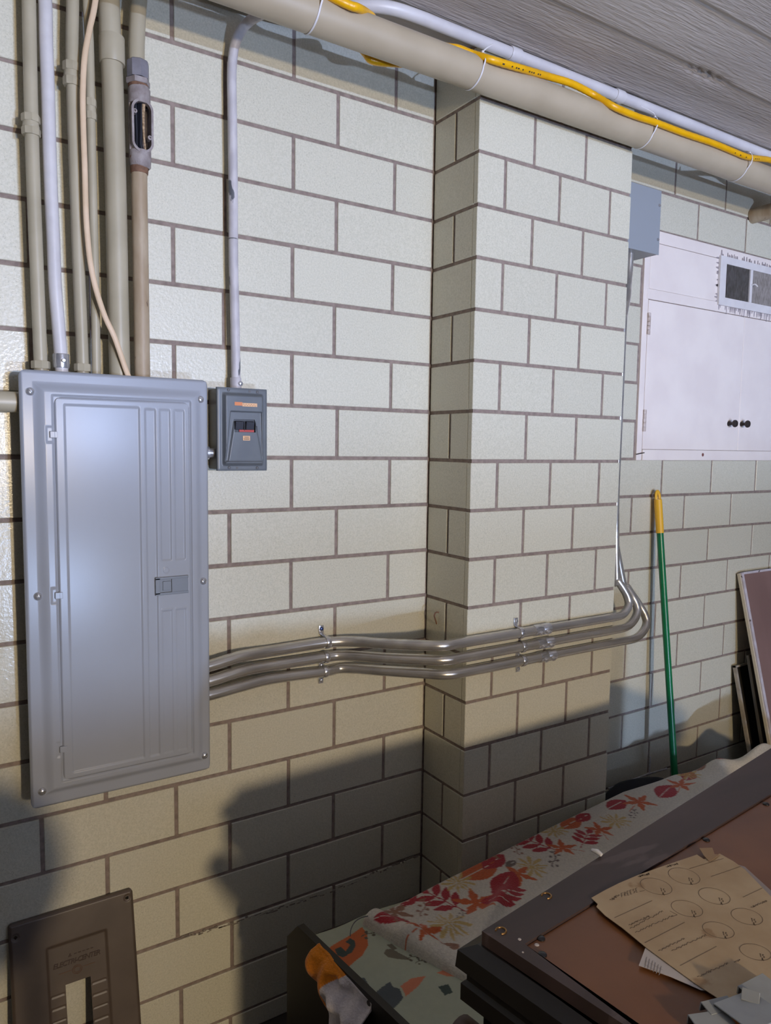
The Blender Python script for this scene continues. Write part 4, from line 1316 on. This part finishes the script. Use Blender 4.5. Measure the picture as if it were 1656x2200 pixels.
def stroke(bm, pts, w=.0009):
    q = [PZ(1250 + u / 4.079, 1800 + v / 4.079, ZI) for u, v in pts]
    for a, b in zip(q, q[1:]):
        d = b - a
        if d.length < 1e-6: continue
        n = Vector((-d.y, d.x, 0)).normalized() * w / 2
        vs = [bm.verts.new(a - n), bm.verts.new(a + n), bm.verts.new(b + n), bm.verts.new(b - n)]
        bm.faces.new(vs)


def word(bm, s, u, v, ex, ey, w=.0011):
    for i, ch in enumerate(s):
        for pl_ in GL[ch]:
            stroke(bm, [(u + ex[0] * (i + .8 * x) + ey[0] * y, v + ex[1] * (i + .8 * x) + ey[1] * y) for x, y in pl_], w)


def squig(bm, a, b, amp=9, n=16, w=.001):
    pts = []
    d = np.array(b, float) - np.array(a, float); ln = np.hypot(*d); nn = np.array([-d[1], d[0]]) / ln
    for i in range(n * 3 + 1):
        s = i / (n * 3)
        pts.append(tuple(np.array(a) + d * s + nn * amp * math.sin(i * 2.1 + 1.7 * math.sin(i * .9)) * random.uniform(.4, 1)))
    stroke(bm, pts, w)


bm = bmesh.new()
word(bm, 'FREESE', 350, 520, (25, -8.5), (-6, -34))
squig(bm, (245, 545), (330, 500), 16, 8); stroke(bm, [(505, 470), (550, 462)])
for cx_, cy_ in ((650, 425), (895, 335), (1160, 510), (920, 620), (1445, 690), (1195, 808), (1520, 1000)):
    stroke(bm, [(cx_ + 138 * math.cos(a) - 18 * math.sin(a), cy_ + 62 * math.sin(a) + 38 * math.cos(a)) for a in np.linspace(0, 2 * math.pi, 30)])
    word(bm, '15', cx_ + 40, cy_ + 42, (26, 8), (-6, -30), .0013)
    word(bm, 'A', cx_ + 58, cy_ + 74, (24, 8), (-6, -26), .0011)
for l in ([(285, 700), (615, 550)], [(550, 920), (900, 740)], [(860, 1120), (1180, 950)], [(1130, 340), (1390, 250)], [(1410, 520), (1580, 440)], [(940, 270), (1240, 180)]):
    stroke(bm, l)
for a, b in (((410, 765), (590, 685)), ((420, 795), (710, 640)), ((465, 830), (800, 680)), ((670, 990), (900, 880)), ((785, 990), (1090, 850)), ((1010, 1220), (1280, 1095)), ((1480, 610), (1620, 550)), ((735, 255), (840, 225)), ((490, 340), (590, 315))):
    squig(bm, a, b, 11, 12)
stroke(bm, [(1330, 1090), (1385, 1065), (1365, 1085)]); stroke(bm, [(770, 640), (835, 675), (790, 690)])
o = new('handwriting', bm, M_pencil); kid(o, note); o['kind'] = 'stuff'
bm = bmesh.new()
ZIb = ZT + .0006
for i in range(6):
    a, b = PZ(1389 + i * 6.2, 2056 + i * 4.0, ZIb), PZ(1385 + i * 6.2, 2078 + i * 3.3, ZIb)
    n = Vector((.0016, .0003, 0))
    bm.faces.new([bm.verts.new(x) for x in (a - n, a + n, b + n, b - n)])
for i in range(2):
    a, b = PZ(1386, 2064 + i * 9, ZIb), PZ(1424, 2084 + i * 9, ZIb)
    n = Vector((0, .0012, 0))
    bm.faces.new([bm.verts.new(x) for x in (a - n, a + n, b + n, b - n)])
o = new('printed_diagram', bm, mat('grey_print', lin((150, 142, 140)), rough=.8)); kid(o, lab_); o['kind'] = 'stuff'

# grey breaker filler plates in the corner
cl = [((1545, 2160), 52, 14, 24, 'narrow grey metal plate nearest the white label'), ((1612, 2170), 80, 40, 18, 'largest grey metal plate in the pile on the cabinet'),
      ((1640, 2128), 62, 26, 12, 'grey metal plate lying farthest up on the yellowed note'), ((1530, 2192), 66, 18, 30, 'grey metal plate lowest at the frame edge'), ((1612, 2140), 26, 12, 70, 'small upturned grey clip between the larger grey plates')]
for i, ((u, v), wpx, hpx, ang, lb) in enumerate(cl):
    zc_ = ZT + (.008, .014, .010, .006, .016)[i]
    c = PZ(u, v, zc_)
    dpt = (c - Vector(CAM)).length / FPX
    w, h_ = wpx * dpt * 1.05, hpx * dpt * 1.9
    rot = Matrix.Rotation(math.radians(-ang + 8), 3, 'Z') @ Matrix.Rotation((.12, -.12, .1, .05, .3)[i], 3, 'X')
    t = thing('filler_plate', lb, 'metal plate', c, 'grey filler plates on the cabinet')
    bm = bmesh.new()
    ce_ = Vector(c)
    bx(bm, ce_, (w, h_, .0018), rot, bev=.0006, seg=1)
    part('plate', bm, M_clip, t)
    bm = bmesh.new()
    for sg in (-1, 1):
        part('flange', box(ce_ + rot @ Vector((0, sg * (h_ / 2 - .0009), -.0055)), (w, .0018, .011), rot), M_clip, t)

# ------------------------------------------------------------------ low bench with blankets behind the cabinet
ZB = -1.102
bench = thing('low_bench', 'low dark wooden bench with a tall end board, covered by blankets', 'bench', (1.6, -.6, FLOOR))
e_a, e_b = Vector((.700, -.335, 0)), Vector((.768, -.98, 0))
ed = (e_b - e_a).normalized(); en = Vector((ed.y, -ed.x, 0))      # en points to -x side
if en.x > 0: en = -en
ZE = -1.05
f2, f1 = PY(629, 2042, -.36), None
prof = [e_a + ed * -.045 + Vector((0, 0, FLOOR)), e_a + ed * -.045 + Vector((0, 0, ZE - .05)), e_a + Vector((0, 0, ZE)), e_b + Vector((0, 0, ZE)), e_b + Vector((0, 0, FLOOR))]
part('end_board', prism(bmesh.new(), prof, -en * .016), M_bwood, bench)
part('seat', box((1.76, -.665, ZB - .016), (2.02, .66, .022), bev=.003), M_bwood, bench)
part('front_board', box((1.76, -.36, (ZB - .03 + FLOOR) / 2), (2.0, .018, ZB - .03 - FLOOR)), M_bwood, bench)
part('rear_board', box((1.76, -.97, (ZB - .03 + FLOOR) / 2), (2.0, .018, ZB - .03 - FLOOR)), M_bwood, bench)

# fleece: fine grid with printed autumn leaves
CREAM = np.array(lin((222, 214, 200))); RED = np.array(lin((176, 38, 48))); ORG = np.array(lin((206, 98, 48))); YEL = np.array(lin((206, 172, 92))); BRN = np.array(lin((158, 112, 88))); GRY = np.array(lin((120, 104, 96)))


def leafshape(kind, a, b):
    """a along the leaf, b across, both in leaf lengths (0..1 along); returns mask"""
    if kind == 'oval':
        w = .30 * np.sin(np.pi * np.clip(a, 0, 1)) ** .8
        return (a > 0) & (a < 1) & (np.abs(b) < w) & ~((np.abs(b) < .012) & (a < .8))
    if kind == 'compound':
        m = (np.abs(b) < .014) & (a > -.15) & (a < .9)
        for s0 in (.12, .34, .56):
            for sg in (-1, 1):
                la = (a - s0) * .55 + sg * b * .835; lb = -(a - s0) * .835 + sg * b * .55
                w = .088 * np.sin(np.pi * np.clip(la / .46, 0, 1))
                m |= (la > 0) & (la < .46) & (np.abs(lb) < w)
        la = (a - .7) / .42
        m |= (la > 0) & (la < 1) & (np.abs(b) < .10 * np.sin(np.pi * np.clip(la, 0, 1)))
        return m
    if kind in ('maple', 'flower'):
        th = np.arctan2(b, a - .45); r = np.hypot(a - .45, b)
        if kind == 'maple':
            R_ = .30 + .17 * np.cos(5 * th) + .05 * np.cos(15 * th)
            return (r < R_) | ((np.abs(b) < .014) & (a > -.25) & (a < .2))
        R_ = .34 + .10 * np.cos(9 * th)
        return (r < R_) & (np.sin(th * 11 + 5 * r) > -.45)
    if kind == 'sprig':
        m = np.abs(b - .05 * np.sin(a * 9)) < .022
        m &= (a > 0) & (a < 1)
        for i in range(6):
            m |= np.hypot(a - .12 - i * .15, b - (.13 if i % 2 else -.13)) < .06
        return m


def print_leaves(X, Y_, base, leaves):
    c = np.broadcast_to(base, X.shape + (3,)).copy()
    for kind, col, x, y, ln, ang in leaves:
        ca, sa = math.cos(ang), math.sin(ang)
        a = ((X - x) * ca + (Y_ - y) * sa) / ln + .45
        b = (-(X - x) * sa + (Y_ - y) * ca) / ln
        m = leafshape(kind, a, b)
        f = 1.0 if kind != 'flower' else .85
        c[m] = col * f + c[m] * (1 - f)
    return c


def pz2(u, v): p = PZ(u, v, ZB); return p.x, p.y


LV_ = []
for kind, col, u, v, ln, ang in (('compound', RED, 947, 1936, .15, 1.9), ('compound', RED, 1151, 1815, .15, 1.9), ('maple', ORG, 1022, 1943, .13, 2.4), ('oval', ORG, 1026, 1876, .15, .1),
                                 ('oval', RED, 1058, 1857, .11, .25), ('flower', YEL, 983, 1900, .12, 0), ('flower', YEL, 1142, 1866, .13, 1), ('flower', YEL, 965, 1997, .14, .2), ('maple', ORG, 1112, 1884, .11, .3), ('oval', RED, 1082, 1906, .14, .5),
                                 ('compound', RED, 1090, 1925, .12, .6), ('oval', RED, 1065, 1945, .10, -.8), ('maple', ORG, 1207, 1826, .12, 2.2), ('compound', RED, 1258, 1806, .14, .5), ('maple', ORG, 1288, 1786, .12, 1.1), ('flower', YEL, 1322, 1766, .15, 0),
                                 ('oval', ORG, 1224, 1774, .13, .2), ('oval', RED, 1251, 1761, .10, .2), ('oval', RED, 1322, 1733, .13, .1), ('maple', ORG, 1372, 1727, .15, .3), ('oval', RED, 1428, 1705, .16, .3), ('maple', ORG, 1462, 1690, .13, .5), ('oval', RED, 1478, 1672, .12, .4),
                                 ('flower', YEL, 1478, 1668, .14, 0), ('maple', BRN, 848, 1966, .11, .3), ('oval', RED, 876, 1940, .07, .3), ('maple', BRN, 1050, 1839, .08, 0), ('sprig', BRN, 909, 1957, .09, .8), ('sprig', GRY, 990, 1972, .06, .5), ('sprig', GRY, 1190, 1850, .09, .7),
                                 ('flower', YEL, 1190, 1789, .11, 0), ('oval', GRY, 1096, 1861, .05, .2), ('sprig', BRN, 1108, 1829, .08, 1.2), ('oval', BRN, 1180, 1762, .07, 0), ('sprig', GRY, 1360, 1752, .08, .4), ('oval', RED, 1545, 1640, .16, .4), ('maple', ORG, 1530, 1640, .12, 0), ('oval', RED, 1575, 1628, .12, .2),
                                 ('oval', BRN, 1500, 1655, .1, .3), ('oval', RED, 838, 1994, .10, -.5), ('maple', ORG, 915, 2022, .10, 0), ('oval', BRN, 965, 2045, .06, 0), ('sprig', BRN, 860, 1998, .06, .2)):
    x, y = pz2(u, v); LV_.append((kind, col, x, y, ln * (.88 if u < 1200 else .74), ang))
gx_ = np.arange(0, 1.0001, 1 / 560.); gy_ = np.arange(0, 1.0001, 1 / 190.)
S, T_ = np.meshgrid(gx_, gy_)
# wall-side edge and cabinet-side edge in plan
xl = .862 + (T_ * .19)
yw_ = np.interp(.862 + S * 1.83, [.862, 1.1, 1.56, 1.95, 2.2, 2.56, 2.7], [-.338, -.302, -.247, -.205, -.218, -.258, -.27])
ye_ = -.95 + .1 * S
FX = xl + S * (2.69 - xl)
FY = yw_ + T_ * (ye_ - yw_)
FZ = np.full_like(FX, ZB + .006)
nzv = .5 * np.sin(FX * 9 + FY * 17) + .5 * np.sin(FX * 21 - FY * 13 + 1) + .3 * np.sin(FX * 37 + FY * 41)
FZ += .004 * nzv * ss(T_, .03, .2)
# folds near the left end and along the cabinet
fold_c = np.abs((FY + .50) - .55 * (FX - 1.12))
FZ += .020 * np.exp(-(fold_c / .022) ** 2) * np.exp(-((FX - 1.16) / .11) ** 2)
fold_d = np.abs((FY + .46) + .10 * (FX - 1.0))
FZ += .012 * np.exp(-(fold_d / .02) ** 2) * np.exp(-((FX - .98) / .12) ** 2)
FZ += .075 * np.exp(-((FX - 2.57) / .085) ** 2) * ss(T_, 0, .12) + .03 * np.exp(-((FX - 2.40) / .07) ** 2) * (0.6 + .4 * np.sin(FY * 40))
FZ += .02 * np.exp(-((FX - 2.2) / .05) ** 2) * (.5 + .5 * np.sin(FY * 30))
# rolled hem at left, drop over the wall-side edge
dl_ = (S * (2.69 - xl))
hem = .046
FZ += np.where(dl_ < hem, .026 * np.sqrt(np.clip(1 - ((dl_ - hem * .62) / (hem * .62)) ** 2, 0, 1)) - .001, .015 * np.exp(-((dl_ - hem) / .02)))
FZ -= .022 * (1 - ss(dl_, 0, .004))
de_ = np.abs(FY - yw_)
FZ -= .020 * (1 - ss(de_, 0, .014)) ** 2
# last rows hang behind
edge = (T_ < .011)
FZ = np.where(edge, FZ - .08 * (1 - T_ / .011), FZ)
col = print_leaves(FX, FY, CREAM, LV_)
bl1 = gridmesh('leaf_blanket', FX, FY, FZ, col, skirt=(0, 0, -.008))
tag(new('leaf_blanket', bl1, M_fleece, smooth=180), 'cream fleece blanket printed with autumn leaves on the low bench', 'blanket')

# mint fabric with orange and grey print
MINT = np.array(lin((176, 180, 158))); PUM = np.array(lin((198, 106, 62))); TEAL = np.array(lin((72, 84, 78))); SLATE = np.array(lin((84, 90, 92))); SAL = np.array(lin((208, 128, 96))); OLV = np.array(lin((118, 110, 94)))
S, T_ = np.meshgrid(np.linspace(0, 1, 210), np.linspace(0, 1, 330))
xa_ = .722 + T_ * .065
MX = xa_ + S * (1.10 - xa_); MY = -.318 + T_ * (-.96 + .318)
MZ = np.full_like(MX, ZB + .0015) + .0025 * np.sin(MX * 30 + MY * 22) * ss(S, .0, .2) + .02 * (1 - ss(S, 0, .10)) ** 2
mc = np.broadcast_to(MINT, MX.shape + (3,)).copy()


def px_of(X, Y_, Z_):
    q = np.stack([X - CAM[0], Y_ - CAM[1], Z_ - CAM[2]], -1) @ RM.T
    return 828 + FPX * q[..., 0] / q[..., 2], 1100 - FPX * q[..., 1] / q[..., 2]


def inpoly(x, y, poly):
    r = np.zeros(x.shape, bool); j = len(poly) - 1
    for i in range(len(poly)):
        xi, yi = poly[i]; xj, yj = poly[j]
        r ^= ((yi > y) != (yj > y)) & (x < (xj - xi) * (y - yi) / (yj - yi + 1e-12) + xi)
        j = i
    return r


def ploc(lst): return [pz2(600 + a / 3.943, 1900 + b / 3.943) for a, b in lst]


for colr, poly in ((PUM, [(400, 560), (700, 360), (745, 420), (752, 520), (700, 620), (580, 710), (500, 660)]), (TEAL, [(470, 560), (520, 540), (560, 580), (600, 520), (560, 490), (600, 455), (640, 480), (645, 530), (615, 590), (540, 630), (490, 610)]),
                   (SLATE, [(640, 800), (720, 795), (755, 850), (770, 930), (740, 990), (640, 900)]), (SLATE, [(800, 930), (870, 870), (940, 830), (960, 870), (1020, 890), (1050, 960), (1010, 1010), (940, 1080), (860, 1040)]),
                   (SAL, [(1020, 870), (1120, 810), (1240, 790), (1180, 870), (1070, 950), (1050, 900)]), (OLV, [(885, 590), (905, 550), (960, 545), (1010, 580), (1140, 650), (1000, 640), (920, 625)]), (OLV, [(905, 510), (950, 500), (1000, 540), (960, 560)]),
                   (TEAL, [(1345, 880), (1430, 860), (1470, 930), (1400, 950)]), (SAL, [(1330, 760), (1400, 730), (1510, 790), (1420, 790)]), (BRN, [(1080, 520), (1130, 500), (1170, 530), (1120, 550)])):
    mc[inpoly(MX, MY, ploc(poly))] = colr
for a, b, s in ((800, 400, .07), (1170, 600, .06), (1290, 610, .06), (1230, 640, .05)):
    x, y = pz2(600 + a / 3.943, 1900 + b / 3.943)
    m = leafshape('sprig', (MX - x) / s + .5, (MY - y) / s)
    mc[m] = OLV * .7
bl2 = gridmesh('mint_sheet', MX, MY, MZ, mc, skirt=(0, 0, -.003))
tag(new('mint_blanket', bl2, M_mint, smooth=180), 'pale mint cotton cover with orange and slate print, left of the leaf blanket', 'blanket')

# crumpled orange/white/black fleece hanging over the end board
S, T_ = np.meshgrid(np.linspace(0, 1, 90), np.linspace(0, 1, 120))
s_ = .085 + S * .19
base = np.array(e_a)[None, None] + s_[..., None] * np.array(ed)
ztop = ZE + .006
zz = ztop - T_ * (.055 + .12 * S) - .02 * S
bul = .012 + .022 * np.sin(np.pi * T_) + .012 * np.sin(T_ * 15 + S * 4) * ss(S, .3, .5) + .005 * np.sin(S * 25)
bul *= ss(T_, 0, .12) * .75 + .25
CXY = base + np.array(en)[None, None] * bul[..., None]
CXY[..., 2] = zz
cc = np.broadcast_to(np.array(lin((236, 138, 20))), S.shape + (3,)).copy()
wmask = (S + .22 * np.sin(T_ * 3)) > .55
cc[wmask] = np.array(lin((216, 208, 210)))
bmask = (S > .72) & (T_ > .45) & (T_ < .80)
cc[bmask] = np.array(lin((26, 24, 26)))
me = gridmesh('crumpled_fleece', CXY[..., 0], CXY[..., 1], CXY[..., 2], cc, skirt=tuple(-np.array(en) * .006))
tag(new('crumpled_fleece', me, M_fleece, smooth=180), 'crumpled orange and white fleece hanging over the bench end board', 'fleece')

# black bag behind the blanket at the foot of the wall
S, T_ = np.meshgrid(np.linspace(0, 2 * math.pi, 48), np.linspace(-1, 1, 24))
lx = 2.14 + .24 * np.sqrt(np.clip(1 - np.abs(T_) ** 2.4, 0, 1)) * np.cos(S) + .1 * T_ * 0
ly = -.105 + .070 * np.sqrt(np.clip(1 - np.abs(T_) ** 2.4, 0, 1)) * np.sin(S)
lz = FLOOR + .205 + .200 * T_ + .010 * np.sin(lx * 19) * (T_ > 0) + np.where(T_ > 0, .09 * (lx - 2.12), 0)
me = gridmesh('black_bag', lx, ly, lz)
tag(new('black_bag', me, M_bag, smooth=180), 'black cloth bag slumped between the wall and the leaf blanket', 'bag')

# unseen chair, added so its round back shades the wall at lower left
chair = thing('added_shadow_chair', 'round-backed chair out of view, added to cast the lower left wall shadow', 'chair', (.213, -1.5, FLOOR))
bm = bmesh.new()
poly = [Vector((.213 + .168 * math.cos(a), -1.408, -.613 + .166 * math.sin(a))) for a in np.linspace(0, 2 * math.pi, 36, endpoint=False)]
part('backrest', prism(bm, poly, (0, .016, 0)), M_dwood, chair)
for x in (.10, .326):
    part('back_post', tube(bmesh.new(), [(x, -1.415, FLOOR), (x, -1.415, -1.1), (x, -1.418, -.62)], .012, 12), M_dwood, chair, smooth=60)
    part('leg', tube(bmesh.new(), [(x, -1.74, FLOOR), (x, -1.74, -1.12)], [.012, .016], 12), M_dwood, chair, smooth=60)
part('seat', box((.213, -1.57, -1.105), (.36, .38, .03), bev=.01), M_dwood, chair)

# rusty hook on the shaded side of the pier, thin wire behind the bench
def PX(u, v, x):
    r = _ray(u, v); return Vector(CAM + r * (x - CAM[0]) / r[0])


p = PX(942, 1316, PILX0)
bm = tube(bmesh.new(), catmull([p + Vector((.004, 0, 0)), p + Vector((-.010, 0, .001)), p + Vector((-.015, 0, -.008)), p + Vector((-.011, .001, -.018)), p + Vector((-.004, .003, -.034))], 6), .0022, 8)
tag(new('wall_hook', bm, M_rust, smooth=60), 'small rusty hook on the shaded side of the pier above the conduits', 'hook')
q = [PZ(752, 2012, -1.085), PZ(754, 1996, -1.075), PZ(762, 1981, -1.07), PZ(775, 1972, -1.07), PZ(790, 1968, -1.075)]
tag(new('thin_wire', tube(bmesh.new(), catmull(q, 6), .0012, 6), M_tub, smooth=60), 'thin grey wire arching behind the folded corner of the leaf blanket', 'wire')
